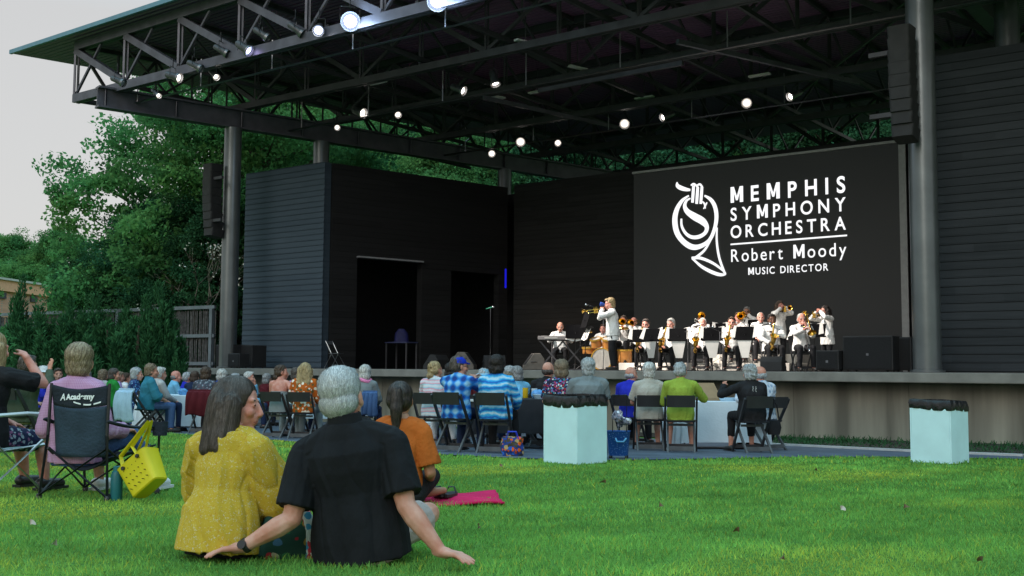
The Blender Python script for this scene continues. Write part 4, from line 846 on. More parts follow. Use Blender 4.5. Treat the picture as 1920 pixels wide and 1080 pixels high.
M_whpl = plaid('pale blue check', (.5, .58, .68), (.62, .66, .72), (.25, .35, .5), 8)
M_orange = cloth('orange tee', (.42, .105, .018))
# right table
seated(1217, 16.2, D(-3), 'white-haired person in a beige shirt seated left of the lime shirt', 'black folding chair under the white-haired person in beige', top=C_['beige'], bottom=C_['khaki'], legs='short', hair='full', hc='white', fat=1.12, sleeve='short', shoes=M_whtshoe, hem=-.1, head=(D(4), 0), fem=True)
seated(1276, 15.7, D(-8), 'grey-haired man in a lime green shirt seated before the white cloth table', 'black folding chair under the man in the lime shirt', top=C_['lime'], bottom=C_['white'], legs='short', hair='thin', hc='silver', fat=1.05, hands=[(-.1, .34, .72), (.22, .38, .84)], head=(D(-14), -.1), shoes=M_whtshoe, collar=True, hem=-.2)
def embroid(body, sp_, *a):
    m = MB()
    for x in (-.022, .022):
        for k in range(9): m.ell(sp_(.40 - .022 * k, x + .004 * math.sin(k * 2.2), -.142), (.010, .005, .008), I3, 8, 5)
    m.build('embroidery', C_['grey'], body)
seated(1408, 15.8, D(10), 'white-haired woman in a black jacket with silver embroidery down the back', 'black folding chair under the woman in the black jacket', top=M_blk, bottom=M_blk, legs='crop', hair='curly', hc='silver', fem=True, fat=1.2, hands=[(-.32, .26, .98), (.14, .34, .66)], extra=embroid, hem=-.16, h=.98)
seated(1432, 16.8, D(26), 'grey-haired man in a pale checked shirt leaning behind the black jacket', 'black folding chair half hidden behind the woman in the black jacket', top=M_whpl, bottom=C_['denim'], hair='bald', hc='silver', hands=[(-.25, .3, .9), (.1, .34, .66)], sleeve='long', lean=.12)
seated(1181, 18.0, D(-30), 'balding man in a royal blue shirt seated beyond the blue basket', 'black folding chair under the man in royal blue', top=C_['royal'], bottom=M_blk, hair='bald', hc='silver', head=(D(-20), 0), sleeve='short')
# middle table
def cap_blue(body, sp_, hc, R, *a):
    m = MB(); c = hc + R @ V(0, -.018, .056); M_cap = cloth('cobalt cap', (.01, .04, .5))
    pr = [(.100, -.012), (.101, .02), (.090, .055), (.06, .08), (.02, .09), (.004, .091)]
    m.rings([np.array([c + R @ V(r * math.cos(t), r * 1.1 * math.sin(t), z) for t in np.linspace(0, 6.283, 20, endpoint=False)]) for r, z in pr]); o = m.build('cap', M_cap, body)
    m = MB(); m.prism([c + R @ V(.075 * math.cos(t), .085 + .085 * math.sin(t), -.004 - .012 * math.sin(t)) for t in np.linspace(0, math.pi, 12)], R @ V(0, 0, .012)); m.build('brim', M_cap, o)
seated(858, 15.0, D(-26), 'man in a cobalt blue cap and blue plaid shirt raising a cup', 'black folding chair under the man in blue plaid', top=M_plaidb, bottom=C_['navy'], hair='short', hc='greybrown', sleeve='long', fat=1.1, head=(D(-42), 0), hands=[(.02, .38, 1.0), (.10, .36, 1.0)], extra=cap_blue, glasses=True, h=1.02)
seated(931, 14.8, D(-14), 'dark-haired woman in a blue tie-dye top', 'black folding chair under the woman in tie-dye', top=M_tie, bottom=M_blk, hair='bob', hc='dark', fem=True, fat=1.18, hands=[(-.12, .36, .6), (.2, .36, .62)], skin='tan', shoes=M_whtshoe, h=1.04)
seated(1053, 15.4, D(-4), 'woman with a blond topknot and a multicolour floral blouse behind the white bin', 'black folding chair under the woman in the floral blouse', top=M_floral, bottom=M_blk, hair='bob', hc='ash', fem=True, fat=1.05, sleeve='short', collar=False)
seated(1104, 15.2, D(2), 'silver-haired man in a grey tee shirt behind the tall white bin', 'black folding chair under the man in the grey tee', top=C_['greytee'], bottom=C_['khaki'], hair='full', hc='silver', fat=1.25, sleeve='short', h=1.02)
seated(1026, 17.2, D(-20), 'man with thinning dark hair and a black shirt beyond the middle table', 'black folding chair under the man in black at the middle table', top=M_blk, bottom=M_blk, hair='bald', hc='greybrown', sleeve='short', h=1.05)
seated(994, 17.3, D(65), 'person in a light blue shirt leaning across the middle table', 'black folding chair under the leaning person in light blue', top=C_['ltblue'], bottom=C_['navy'], hair='short', hc='ash', lean=.75, hands=[(-.1, .75, .78), (.2, .7, .78)], sleeve='long')
seated(952, 18.6, D(-100), 'grey curly-haired woman in profile at the far end of the middle table', 'black folding chair under the curly-haired woman in profile', top=C_['teal'], bottom=C_['navy'], hair='curly', hc='silver', fem=True, head=(D(-10), 0), hands=[(.02, .2, 1.08), (.14, .34, .66)])
seated(972, 18.0, D(20), 'grey-bobbed woman beside the curly-haired woman at the middle table', 'black folding chair under the grey-bobbed woman', top=C_['ltblue'], bottom=C_['navy'], hair='bob', hc='grey', fem=True, h=.97)
seated(815, 16.6, D(-18), 'blond woman with a low ponytail and a pink and white top', 'black folding chair under the blond woman in pink and white', top=bands('pink white blue top', ((.6, .6, .65), (.65, .25, .32), (.3, .55, .65), (.65, .65, .68)), 2.2, 3), bottom=C_['white'], hair='lowbun', hc='blond', fem=True, head=(D(-30), 0))
seated(846, 17.2, D(-12), 'dark-haired woman mostly hidden behind the man in blue plaid', 'black folding chair under the woman hidden behind the plaid shirt', top=C_['ltblue'], bottom=C_['navy'], hair='bob', hc='dark', fem=True)
def whitehat(*a): buckethat(*a, m_=cloth('white hat', (.7, .72, .75)))
def buckethat(body, sp_, hc, R, *a, m_=None):
    m = MB(); c = hc + R @ V(0, -.015, .05); pr = [(.15, -.035), (.152, -.028), (.105, .0), (.098, .05), (.085, .078), (.004, .082)]
    m.rings([np.array([c + R @ V(r * math.cos(t), r * 1.05 * math.sin(t), z) for t in np.linspace(0, 6.283, 20, endpoint=False)]) for r, z in pr]); m.build('hat', m_ or cloth('pale blue hat', (.28, .55, .72)), body)
seated(905, 20.2, D(-30), 'person in a pale blue sun hat near the stage behind the tie-dye top', 'black folding chair under the person in the pale blue sun hat', top=C_['maroon'], bottom=C_['navy'], hair='short', hc='silver', extra=buckethat)
seated(655, 20.8, D(-30), 'person in a pale blue bucket hat just left of the pink scarf', 'black folding chair under the person in the bucket hat', top=C_['navy'], bottom=C_['navy'], hair='short', hc='silver', extra=buckethat)
def scarf(body, sp_, *a):
    m = MB(); m.tube([sp_(.475 + .02 * math.sin(t * 2), .105 * math.cos(t), .085 * math.sin(t)) for t in np.linspace(0, 6.283, 16, endpoint=False)], .032, 8, True); m.build('scarf', cloth('pink scarf', (.7, .22, .42)), body)
seated(685, 19.0, D(-8), 'white-haired woman in a pink scarf and grey top, her chair hung with bags', 'black folding chair under the woman in the pink scarf', top=C_['greytee'], bottom=C_['navy'], hair='bob', hc='white', fem=True, extra=scarf)
def tanktop(b, sp_):
    G = MB(); rt = sp_(0, 1) - sp_(0); fw = sp_(0, 0, 1) - sp_(0); G.loft([(sp_(-.1), rt * .19, fw * .145), (sp_(.1), rt * .175, fw * .13), (sp_(.27), rt * .172, fw * .128)], 20); G.build('dress', C_['skirt'], b)
seated(527, 19.4, D(-18), 'bare-shouldered woman with dark pinned-up hair, looking right', 'black folding chair under the bare-shouldered woman', top=None, bottom=C_['skirt'], hair='lowbun', hc='brown', fem=True, head=(D(-58), 0), hands=[(-.1, .3, .62), (.30, .15, .80)], skin='pink', extra=lambda b, sp_, hc, R, a, l: tanktop(b, sp_))
seated(556, 21.0, D(-15), 'dark-haired person in a lilac top between the bare-shouldered woman and the orange blouse', 'black folding chair under the lilac top by the orange blouse', top=C_['lilac'], bottom=C_['navy'], hair='bob', hc='greybrown', fem=True)
seated(573, 19.2, D(-6), 'woman with long straight blond hair and an orange blouse with white blossoms', 'black folding chair under the woman in the orange blouse', top=M_orangef, bottom=C_['skirt'], hair='long', hc='blond', fem=True, sleeve='elbow', h=1.04)
# left tables
seated(465, 25.0, D(-80), 'white-haired man in a light blue shirt, hand on chin, below the stage speakers', 'black folding chair under the man with his hand on his chin', top=C_['ltblue'], bottom=C_['navy'], hair='short', hc='white', head=(D(-10), 0), hands=[(.0, .2, 1.02), (.1, .34, .62)])
seated(417, 22.3, D(-15), 'woman with fluffy white hair in a blue and white print top', 'black folding chair under the woman in the blue and white print', top=M_bluepr, bottom=C_['navy'], hair='curly', hc='white', fem=True, h=.98)
seated(387, 21.5, D(-6), 'brown-haired woman in a dark leafy blouse with a maroon jacket on her chair', 'black folding chair draped with a maroon jacket', top=M_darkpr, bottom=M_blk, hair='bob', hc='brown', fem=True, fat=1.15)
seated(366, 25.2, D(-12), 'dark-haired person just behind the brown-haired woman in the leafy blouse', 'black folding chair behind the leafy blouse, under a dark-haired person', top=C_['navy'], bottom=C_['navy'], hair='bob', hc='brown', fem=True)
seated(350, 26.5, D(-60), 'grey-haired person far back between the bald man and the leafy blouse', 'black folding chair under the far grey-haired person in royal blue', top=C_['royal'], bottom=C_['navy'], hair='short', hc='silver')
seated(328, 24.6, D(-60), 'bald man in a light blue shirt at the white cloth table, turned right', 'black folding chair under the bald man in light blue', top=C_['ltblue'], bottom=C_['navy'], hair='bald', hc='grey', skin='pink', head=(D(-12), 0))
seated(305, 25.5, D(120), 'grey-haired woman facing the camera beyond the teal blouse', 'black folding chair under the woman facing the camera', top=C_['navy'], bottom=C_['navy'], hair='bob', hc='grey', fem=True)
seated(281, 21.2, D(-60), 'woman in a teal blouse with sandy grey hair by the white cloth table', 'black folding chair hung with a pale blue jacket', top=C_['teal'], bottom=C_['denim'], hair='curly', hc='ash', fem=True, fat=1.15, head=(D(-16), 0), sleeve='elbow', h=1.06)
seated(254, 22.6, D(-75), 'silver-haired woman in a navy print blouse beside the teal blouse', 'black folding chair under the woman in the navy print', top=M_navypr, bottom=C_['navy'], hair='bob', hc='silver', fem=True)
seated(298, 22.0, D(-50), 'silver-haired person half hidden behind the teal blouse', 'black folding chair under the silver-haired person behind the teal blouse', top=C_['grey'], bottom=C_['navy'], hair='short', hc='white')
seated(213, 23.6, D(-50), 'dark-haired woman in a bright green top', 'black folding chair under the woman in green', top=C_['green'], bottom=C_['denim'], hair='bob', hc='greybrown', fem=True, head=(D(-25), 0), hem=-.1)
seated(194, 24.6, D(-20), 'blond curly-haired person in a pale grey top next to the green top', 'black folding chair under the pale grey top beside the green top', top=C_['grey'], bottom=C_['navy'], hair='curly', hc='ash', fem=True)
seated(169, 26.0, D(170), 'grey-haired person in a red shirt facing the camera', 'black folding chair under the person in red', top=C_['red'], bottom=C_['navy'], hair='short', hc='grey')
seated(222, 26.4, D(-60), 'person in lilac far behind the green top', 'black folding chair under the person in lilac behind the green top', top=C_['lilac'], bottom=C_['navy'], hair='short', hc='ash')
seated(60, 22.5, D(-110), 'dark-haired man in sunglasses at the far left table', 'black folding chair under the man in sunglasses', top=C_['grey'], bottom=C_['navy'], hair='short', hc='dark', skin='pink', glasses=True)
seated(80, 22.0, D(-80), 'person in a white sun hat at the far left table', 'black folding chair under the person in the white sun hat', top=C_['royal'], bottom=C_['navy'], hair='short', hc='white', extra=whitehat)
seated(112, 24.0, D(-150), 'man in a dark jacket partly hidden by the camp chair', 'black folding chair under the man in the dark jacket', top=C_['navy'], bottom=C_['navy'], hair='short', hc='brown')
seated(440, 27.0, D(-50), 'grey-haired person in a white top far back below the left subwoofers', 'black folding chair under the far person in the white top', top=C_['white'], bottom=C_['navy'], hair='short', hc='silver')
seated(236, 28.0, D(-60), 'dark-haired person in a white top far back behind the navy print blouse', 'black folding chair under the far dark-haired person in white', top=C_['white'], bottom=C_['navy'], hair='short', hc='brown')
seated(150, 27.5, D(-70), 'person in a pale blue top far back beside the person in red', 'black folding chair under the far person in pale blue', top=C_['ltblue'], bottom=C_['navy'], hair='bob', hc='ash', fem=True)
seated(500, 27.0, D(-40), 'person in a maroon top far back under the plank wing wall', 'black folding chair under the far person in maroon', top=C_['maroon'], bottom=C_['navy'], hair='bob', hc='grey', fem=True)
seated(612, 22.6, D(-40), 'person in a white top beyond the orange blouse, near the stage', 'black folding chair under the person in white near the stage', top=C_['white'], bottom=C_['navy'], hair='short', hc='white')
# people and things on the lawn
def lawn_person(px, Y, yaw, label, **k): return person(gp(px, Y), yaw, label, group='people on the lawn', **k)
o = lawn_person(48, 13.6, D(-25), 'person in a dark olive jacket holding up an open hand behind the black tee shirt', top=C_['olive'], bottom=C_['khaki'], hair='short', hc='greybrown', fat=1.2, hands=[(-.1, .3, .6), (.34, .10, 1.02)], curl=(.5, .1), seat=.36, handrot=[None, ((.05, .15, 1), (0, -1, .2))])
chair(gp(48, 13.6), D(-25), 'black folding chair under the person in the olive jacket')
M_pinkst = plaid('pink check', (.40, .19, .33), (.46, .25, .40), (.52, .32, .46), 60)
campY = 7.75; cp = gp(188, campY); cy = D(-14)
wom = lawn_person(150, campY + .04, cy, 'woman with short sandy hair and a pink checked shirt sitting in the camp chair', top=M_pinkst, bottom=C_['denim'], legs='crop', hair='full', hc='ash', fem=True, seat=.235, poles=[(-.15, -.6, -.7), (.15, -.6, -.7)], lean=-.02, fat=.94, head=(D(18), 0), vox=.008, shoes=M_whtshoe, hem=-.12, hscale=.98, hands=[(-.20, .20, .50), (.22, .26, .46)], foot=[((-.12, .42, .40), (-.10, .44, .085)), ((.16, .42, .42), (.30, .56, .085))], loose=.012)
strands(part(wom, 'hair'), 2600, .09, .0022, ((.26, .19, .11), (.14, .10, .06), (.36, .28, .18)), seed=3, sw=(.15, -.5, -1))
# camp chair
M_camp = mat('navy black canvas', (.012, .018, .030), .85, .3, 6, .4, 60); M_camp2 = mat('dark blue canvas panel', (.020, .038, .060), .85, .3, 5, .4, 50); M_tube = mat('black tube', (.02, .02, .022), .35, .1)
cc = empty('camp_chair', cp, cy, label='black and navy canvas camp chair with white lettering, under the woman in pink', cat='camp chair')
def sheet(name, f, nu, nv, m, parent, th=.012):
    vs = [f(i / nu, j / nv) for j in range(nv + 1) for i in range(nu + 1)]; me = bpy.data.meshes.new(name); me.from_pydata([tuple(x) for x in vs], [], [(j * (nu + 1) + i, j * (nu + 1) + i + 1, (j + 1) * (nu + 1) + i + 1, (j + 1) * (nu + 1) + i) for j in range(nv) for i in range(nu)])
    me.materials.append(m); o = link(name, me, parent, True); q = o.modifiers.new('th', 'SOLIDIFY'); q.thickness = th; return o
def backf(u, v):
    w_ = .225 * (1 - .13 * v); x = (u * 2 - 1) * w_; z = .80 - v * .50 - .03 * math.sin(math.pi * u) * (1 - v); y = -.20 + .05 * v - .045 * math.sin(math.pi * u) * (.35 + v) + .006 * math.sin(9 * u + 4 * v); return V(x, y, z)
sheet('backrest', lambda u, v: backf(u, v * .28), 20, 6, M_camp, cc); sheet('back_panel', lambda u, v: backf(u, .285 + v * .715), 20, 14, M_camp2, cc)
sheet('seat', lambda u, v: V((u * 2 - 1) * (.20 + .06 * v), -.15 + .50 * v, .30 - .09 * math.sin(math.pi * u) * (1 - .3 * v) + .06 * v), 16, 12, M_camp, cc)
for x in (-1, 1): sheet('armrest', lambda u, v, x=x: V(x * (.25 + .09 * v + .05 * (u - .5)), -.22 + .52 * v, .56 - .04 * v - .03 * math.sin(math.pi * v) - (.02 * abs(u - .5))), 6, 10, M_camp, cc)
m = MB(); m.lathe([(.045, -.10), (.05, -.1), (.055, 0), (.05, 0), (.045, -.09)], (.36, .24, .53)); m.build('cup_holder', M_camp, cc)
fl_ = {(-1, -1): V(-.27, -.24, 0), (1, -1): V(.27, -.24, 0), (-1, 1): V(-.30, .32, 0), (1, 1): V(.30, .32, 0)}
for x in (-1, 1):
    m = MB(); m.tube([fl_[(x, -1)] + UP * .01, V(x * .235, -.215, .45), V(x * .232, -.2, .81)], .011, 8); m.build('leg', M_tube, cc); m = MB(); m.tube([fl_[(x, 1)] + UP * .01, V(x * .33, .28, .55)], .011, 8); m.build('leg', M_tube, cc)
for a, b in (((-1, -1), (1, -1)), ((1, -1), (-1, -1)), ((-1, 1), (1, 1)), ((1, 1), (-1, 1)), ((-1, -1), (-1, 1)), ((-1, 1), (-1, -1)), ((1, -1), (1, 1)), ((1, 1), (1, -1))):
    p = fl_[a] + UP * .03; q = fl_[b] * V(.86, .86, 1) + UP * .36; off = V(0, -.012 if a[0] < 0 else .0, 0); m = MB(); m.tube([p + off, q + off], .0095, 7); m.build('cross_brace', M_tube, cc)
for k in fl_.values(): m = MB(); m.lathe([(.02, 0), (.022, .03), (.012, .045)], k, seg=10); m.build('foot', M_tube, cc)
M_print = mat('white print', (.75, .78, .8), .7, .03)
def flat_text(txt, size, f, parent, bold=0.0, shear=0, m=None, name='lettering'):
    c = bpy.data.curves.new('t', 'FONT'); c.body = txt; c.align_x = 'CENTER'; c.size = size; c.offset = bold; c.shear = shear; ob = bpy.data.objects.new('t', c); _tmp.collection.objects.link(ob)
    with bpy.context.temp_override(scene=_tmp, view_layer=_tmp.view_layers[0]): dg = bpy.context.evaluated_depsgraph_get(); dg.update()
    me = bpy.data.meshes.new_from_object(ob.evaluated_get(dg)); bpy.data.objects.remove(ob); v = getv(me); setv(me, np.array([f(a[0], a[1]) for a in v])); me.materials.clear(); me.materials.append(m or M_print); return link(name, me, parent, False)
def onback(x, z): u = x / .44 + .5; v = (.70 - z) / .5 + .0; p = backf(u, (.80 - .03 * math.sin(math.pi * u) - (.70 + z)) / .5); return p + V(0, -.022, 0)
flat_text('Academy', .056, lambda x, y: onback(x + .022, y - .004 + .03 * x), cc, .0025)
flat_text('A', .068, lambda x, y: onback(x - .118, y - .012), cc, .0015, .2)
m = MB(); a_ = [onback(-.02 + .2 * t, -.030 - .022 * math.sin(math.pi * t) + .03 * t * .2) for t in np.linspace(0, 1, 12)]
for i in range(11):
    if i % 4 != 3: m.add([a_[i], a_[i + 1], a_[i + 1] + UP * .010, a_[i] + UP * .010], [(0, 1, 2, 3)])
m.build('tagline', M_print, cc, False)
# woman in the black tee and her webbed lawn chair
bw = lawn_person(-24, 7.9, D(-24), 'blond woman in a black tee shirt shading her eyes at the left edge', top=M_blk, sleeve='short', bottom=dots('dark floral shorts', (.015, .02, .06), ((.3, .35, .4), (.25, .1, .2)), 30, .4), legs='short', hair='long', hc='blond', fem=True, seat=.33, fat=1.1, vox=.008, hands=[(-.1, .32, .5), (.13, .24, 1.0)], handrot=[None, ((-.75, .35, .35), (.3, .2, .9))], poles=[None, (.6, .2, -.9)], skin='pink', hscale=.95, head=(D(-5), 0), foot=[((-.1, .42, .36), (-.12, .50, .085)), ((.13, .42, .36), (.20, .40, .085))], collar=False, extra=None)
strands(part(bw, 'hair'), 1500, .1, .0024, ((.45, .33, .17), (.3, .2, .1)), seed=5)
lc = empty('lawn_chair', gp(-18, 7.85), D(-24), label='aluminium folding lawn chair with pale blue webbing at the left edge', cat='lawn chair')
M_alu = mat('aluminium', (.62, .64, .66), .3, .08, metal=.8); M_web = mat('pale webbing', (.36, .48, .52), .8, .1); M_web2 = mat('blue webbing', (.04, .16, .38), .8, .1); M_plas = mat('white plastic arm', (.55, .6, .6), .5, .08)
for x in (-1, 1):
    m = MB(); m.tube([V(x * .26, .30, .01), V(x * .26, -.16, .40), V(x * .26, -.22, .50)], .0125); m.build('leg', M_alu, lc); m = MB(); m.tube([V(x * .285, -.28, .01), V(x * .285, .28, .40), V(x * .285, .28, .565)], .0125); m.build('leg', M_alu, lc)
    m = MB(); m.tube([V(x * .24, -.12, .30), V(x * .24, -.22, .62), V(x * .24, -.27, .83), V(x * .20, -.28, .87), V(0, -.28, .875)], .0125); m.build('back_frame', M_alu, lc)
    m = MB(); m.loft([(V(x * .285, -.24, .575), V(.024, 0, 0), V(0, 0, .013)), (V(x * .285, .1, .585), V(.028, 0, 0), V(0, 0, .013)), (V(x * .285, .31, .565), V(.03, 0, 0), V(0, 0, .02))], 12); m.build('armrest', M_plas, lc)
    m = MB(); m.tube([V(x * .25, -.14, .32), V(x * .25, .30, .35)], .0125); m.build('seat_rail', M_alu, lc)
for k in range(7): z = .42 + k * .066; y = -.155 - (z - .35) * .25; m = MB(); m.bar((-.245, y - .012, z), (.245, y - .012, z), .006, .05); m.build('web_strap', M_web2 if k in (1, 4) else M_web, lc, False)
for k in range(4): x = -.16 + k * .107; m = MB(); m.bar((x, -.16, .43), (x, -.285, .87), .05, .006, V(0, 1, .2)); m.build('web_strap', M_web2 if k == 1 else M_web, lc, False)
for k in range(5): y = -.08 + k * .085; m = MB(); m.bar((-.25, y, .33), (.25, y, .335), .055, .006); m.build('web_strap', M_web, lc, False)
# yellow tote and teal bottle
M_yel2 = mat('yellow rubber', (.62, .52, .01), .5, .06, 5, .05)
yb = empty('beach_tote', gp(277, 7.45) + V(.01, 0, .19), 0, label='bright yellow rubber beach tote with punched holes, tilted against the camp chair', cat='tote bag')
RR = rotz(D(-20)) @ roty(D(-38)) @ rotx(D(-10)) * .80
m = MB(); m.loft([(RR @ V(0, 0, -.15), RR @ V(.14, 0, 0), RR @ V(0, .075, 0)), (RR @ V(0, 0, -.14), RR @ V(.15, 0, 0), RR @ V(0, .085, 0)), (RR @ V(0, 0, .14), RR @ V(.175, 0, 0), RR @ V(0, .105, 0)), (RR @ V(0, 0, .15), RR @ V(.18, 0, 0), RR @ V(0, .11, 0)), (RR @ V(0, 0, .148), RR @ V(.165, 0, 0), RR @ V(0, .098, 0)), (RR @ V(0, 0, -.10), RR @ V(.14, 0, 0), RR @ V(0, .075, 0))], 28, .32); m.build('body', M_yel2, yb)
m = MB()
for i in range(5):
    for j in range(4): m.cap(RR @ V(-.10 + .05 * i, -.112 + .004 * (2 - j), .09 - .06 * j), .0035, RR @ V(-.10 + .05 * i, -.094, .09 - .06 * j), .0035, 8, True)
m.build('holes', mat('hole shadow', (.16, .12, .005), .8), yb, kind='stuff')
for y in (-.1, .1): m = MB(); m.tube([RR @ V(-.09, y, .12), RR @ V(-.085, y * .8, .24), V(.03, 0, .36) + V(0, y * .3, 0), RR @ V(.06, y * .8, .24), RR @ V(.09, y, .12)], .016, 8, flat=.35); m.build('strap', M_yel2, yb)
for x in (-.09, .09): m = MB(); m.cap(RR @ V(x, -.118, .115), .014, RR @ V(x, -.10, .115), .014, 10, True); m.build('button', M_shoe, yb)
m = MB(); m.lathe([(.036, 0), (.04, .01), (.04, .17), (.034, .2), (.026, .205), (.026, .235), (.004, .24)], (0, 0, 0)); tag_ = m.build('water_bottle', mat('teal bottle', (.02, .14, .16), .4), loc=gp(229, 7.5), label='teal water bottle standing on the grass behind the yellow tote', cat='bottle')
# pale blue jacket hung on the chair by the teal blouse
def jacket_on(loc, yaw, m_, label, w_=.24, L=.55):
    j = sheet('hung_jacket', lambda u, v: V((u * 2 - 1) * w_ * (1 + .25 * v), -.335 - .05 * math.sin(math.pi * v) - .014 * math.sin(22 * u + 3 * v) if v > .08 else -.30, .87 - L * v + .02 * math.sin(7 * u) * v), 26, 14, m_, None, .03)
    return place(j, loc, yaw, label=label, cat='jacket')
jacket_on(gp(270, 20.9), D(-40), mat('pale blue jacket', (.30, .45, .58), .8, .12, 6, .3, 40), 'pale blue jacket hung over the chair of the woman in teal', .26, .62)
jacket_on(gp(392, 21.4), D(-6), C_['maroon'], 'maroon jacket hung over the chair of the woman in the leafy blouse', .24, .5)
jacket_on(gp(706, 18.9), D(-8), C_['denim'], 'blue denim jacket hung on the chair of the woman in the pink scarf', .12, .42)
# the couple in front
def collar_(body, sp_):
    rt = sp_(0, 1) - sp_(0); fw = sp_(0, 0, 1) - sp_(0); m = MB(); m.loft([(sp_(.455), rt * .088, fw * .084), (sp_(.50), rt * .079, fw * .078), (sp_(.538), rt * .074, fw * .074), (sp_(.542), rt * .068, fw * .068), (sp_(.50), rt * .07, fw * .07)], 24); m.build('collar', M_bshirt, body)
def watch(body, sp_, hc, R, arms, LG):
    el, wr = arms[0][1], arms[0][2]; c = el + (wr - el) * .93; a, b, d = frame(wr - el); m = MB(); m.lathe([(.031, -.012), (.034, -.008), (.034, .008), (.031, .012)], c, d, 16); o = m.build('watch', M_shoe, body); m = MB(); m.lathe([(.002, .006), (.019, .006), (.02, 0), (.02, -.006)], c + V(-.01, -.033, .008), V(-.2, -1, .2), 16); m.build('watch_face', mat('watch glass', (.02, .025, .03), .15), o)
M_bshirt = mat('black linen shirt', (.0085, .009, .011), .85, .4, 5, .8, 13, spec=.2, stretch=(1, 1, .6))
man = lawn_person(683, 4.85, D(-3), 'grey-haired man in a black short-sleeved shirt sitting on the grass, propped on both hands', pose='floor', top=M_bshirt, sleeve='short', bottom=cloth('pale sand shorts', (.42, .34, .31)), legs='short', hair='neat', hc='silver', skin='fair', vox=.0052, h=1.0, tilt=-.145, lean=-.06, head=(D(-10), -.05), fat=1.09, hands=[(-.50, -.10, .075), (.375, -.14, .075)], handrot=[((-.93, -.28, -.12), (0, .1, 1)), ((.85, -.42, -.10), (0, .1, 1))], poles=[(1, -.3, -.3), (-1, -.3, -.3)], arml=1.0, armr=1.08, hscale=.97, shd=.025, curl=(.30, .32), hem=-.1, loose=.010, extra=lambda b, sp_, hc, R, a, L: (watch(b, sp_, hc, R, a, L), collar_(b, sp_)), legdir=-.12, knees=.03, neck=-.005, fold=.008)
strands(part(man, 'hair'), 11000, .085, .0012, ((.52, .53, .53), (.38, .39, .40), (.62, .62, .61), (.28, .28, .28)), seed=7, sw=(.3, -.6, -1), lift=.003, wild=.05, steps=6)
strands(part(man, 'hair'), 900, .05, .0012, ((.55, .55, .54), (.4, .4, .4)), seed=9, sw=(-.2, -.5, -.9), lift=.006, wild=.15)
M_yflor = dots('yellow blouse with tiny blossoms', (.47, .315, .028), ((.50, .42, .18), (.52, .36, .07), (.42, .22, .02), (.50, .44, .26)), 95, .34)
def blouse(body, sp_, hc, R, arms, LG):      # gathers under the neck band
    m = MB(); rt = sp_(0, 1) - sp_(0); fw = sp_(0, 0, 1) - sp_(0); m.tube([sp_(.485) + rt * .085 * math.cos(t) + fw * .078 * math.sin(t) + V(0, 0, .004 * math.sin(9 * t)) for t in np.linspace(0, 6.283, 40, endpoint=False)], .010, 8, True); m.build('neck_band', M_yflor, body)
lady = lawn_person(424, 4.95, D(-20), 'woman with long greying brown hair in a yellow flowered blouse, head turned to the right', pose='floor', top=M_yflor, sleeve='elbow', bottom=M_blk, hair='long', hc='greybrown', skin='pink', fem=True, vox=.0052, h=.93, lean=.12, tilt=.02, flare=.085, head=(D(-72), -.02), fat=.80, shd=.02, hscale=.99, hands=[(-.10, .34, .16), (.12, .34, .16)], poles=[(-1, -.2, -.6), (.7, -.35, -.9)], hem=-.1, loose=.020, collar=False, extra=blouse, fold=.011, knees=.0, legdir=.35)
strands(part(lady, 'hair'), 16000, .17, .0012, ((.046, .031, .023), (.066, .046, .036), (.028, .020, .016), (.09, .07, .058), (.055, .037, .028)), seed=11, sw=(0, -.15, -1), lift=.004, steps=7, wild=.05)
M_tote = dots('flowered tote', (.015, .05, .035), ((.30, .02, .03), (.03, .14, .05), (.35, .30, .2), (.05, .12, .2), (.32, .2, .03)), 17, .42); M_tote2 = dots('pale flowered panel', (.42, .45, .40), ((.35, .03, .04), (.04, .22, .06), (.04, .2, .3)), 26, .42)
tb_ = empty('tote_bag', gp(541, 4.98), D(20), label='flowered tote bag with red handles on the grass between the couple', cat='tote bag')
m = MB(); m.loft([((0, 0, .0), V(.11, 0, 0), V(0, .06, 0)), ((0, 0, .02), V(.125, 0, 0), V(0, .07, 0)), ((0.01, 0, .12), V(.12, 0, 0), V(0, .06, 0)), ((.02, 0, .20), V(.10, 0, 0), V(0, .035, 0)), ((.02, 0, .2), V(.09, 0, 0), V(0, .028, 0)), ((.01, 0, .06), V(.1, 0, 0), V(0, .05, 0))], 24, .5); m.build('body', M_tote, tb_)
m = MB(); m.loft([((.125, -.02, .0), V(.035, 0, 0), V(0, .07, 0)), ((.12, -.02, .12), V(.03, 0, 0), V(0, .06, 0)), ((.09, -.01, .205), V(.025, 0, 0), V(0, .04, 0))], 16, .5); m.build('side_panel', M_tote2, tb_)
m = MB(); m.tube([V(.04, -.03, .18), V(.02, -.04, .27), V(.05, -.03, .33), V(.09, -.02, .26), V(.10, -.02, .18)], .016, 8, flat=.35); m.build('handle', mat('red strap', (.6, .02, .01), .6, .08), tb_)
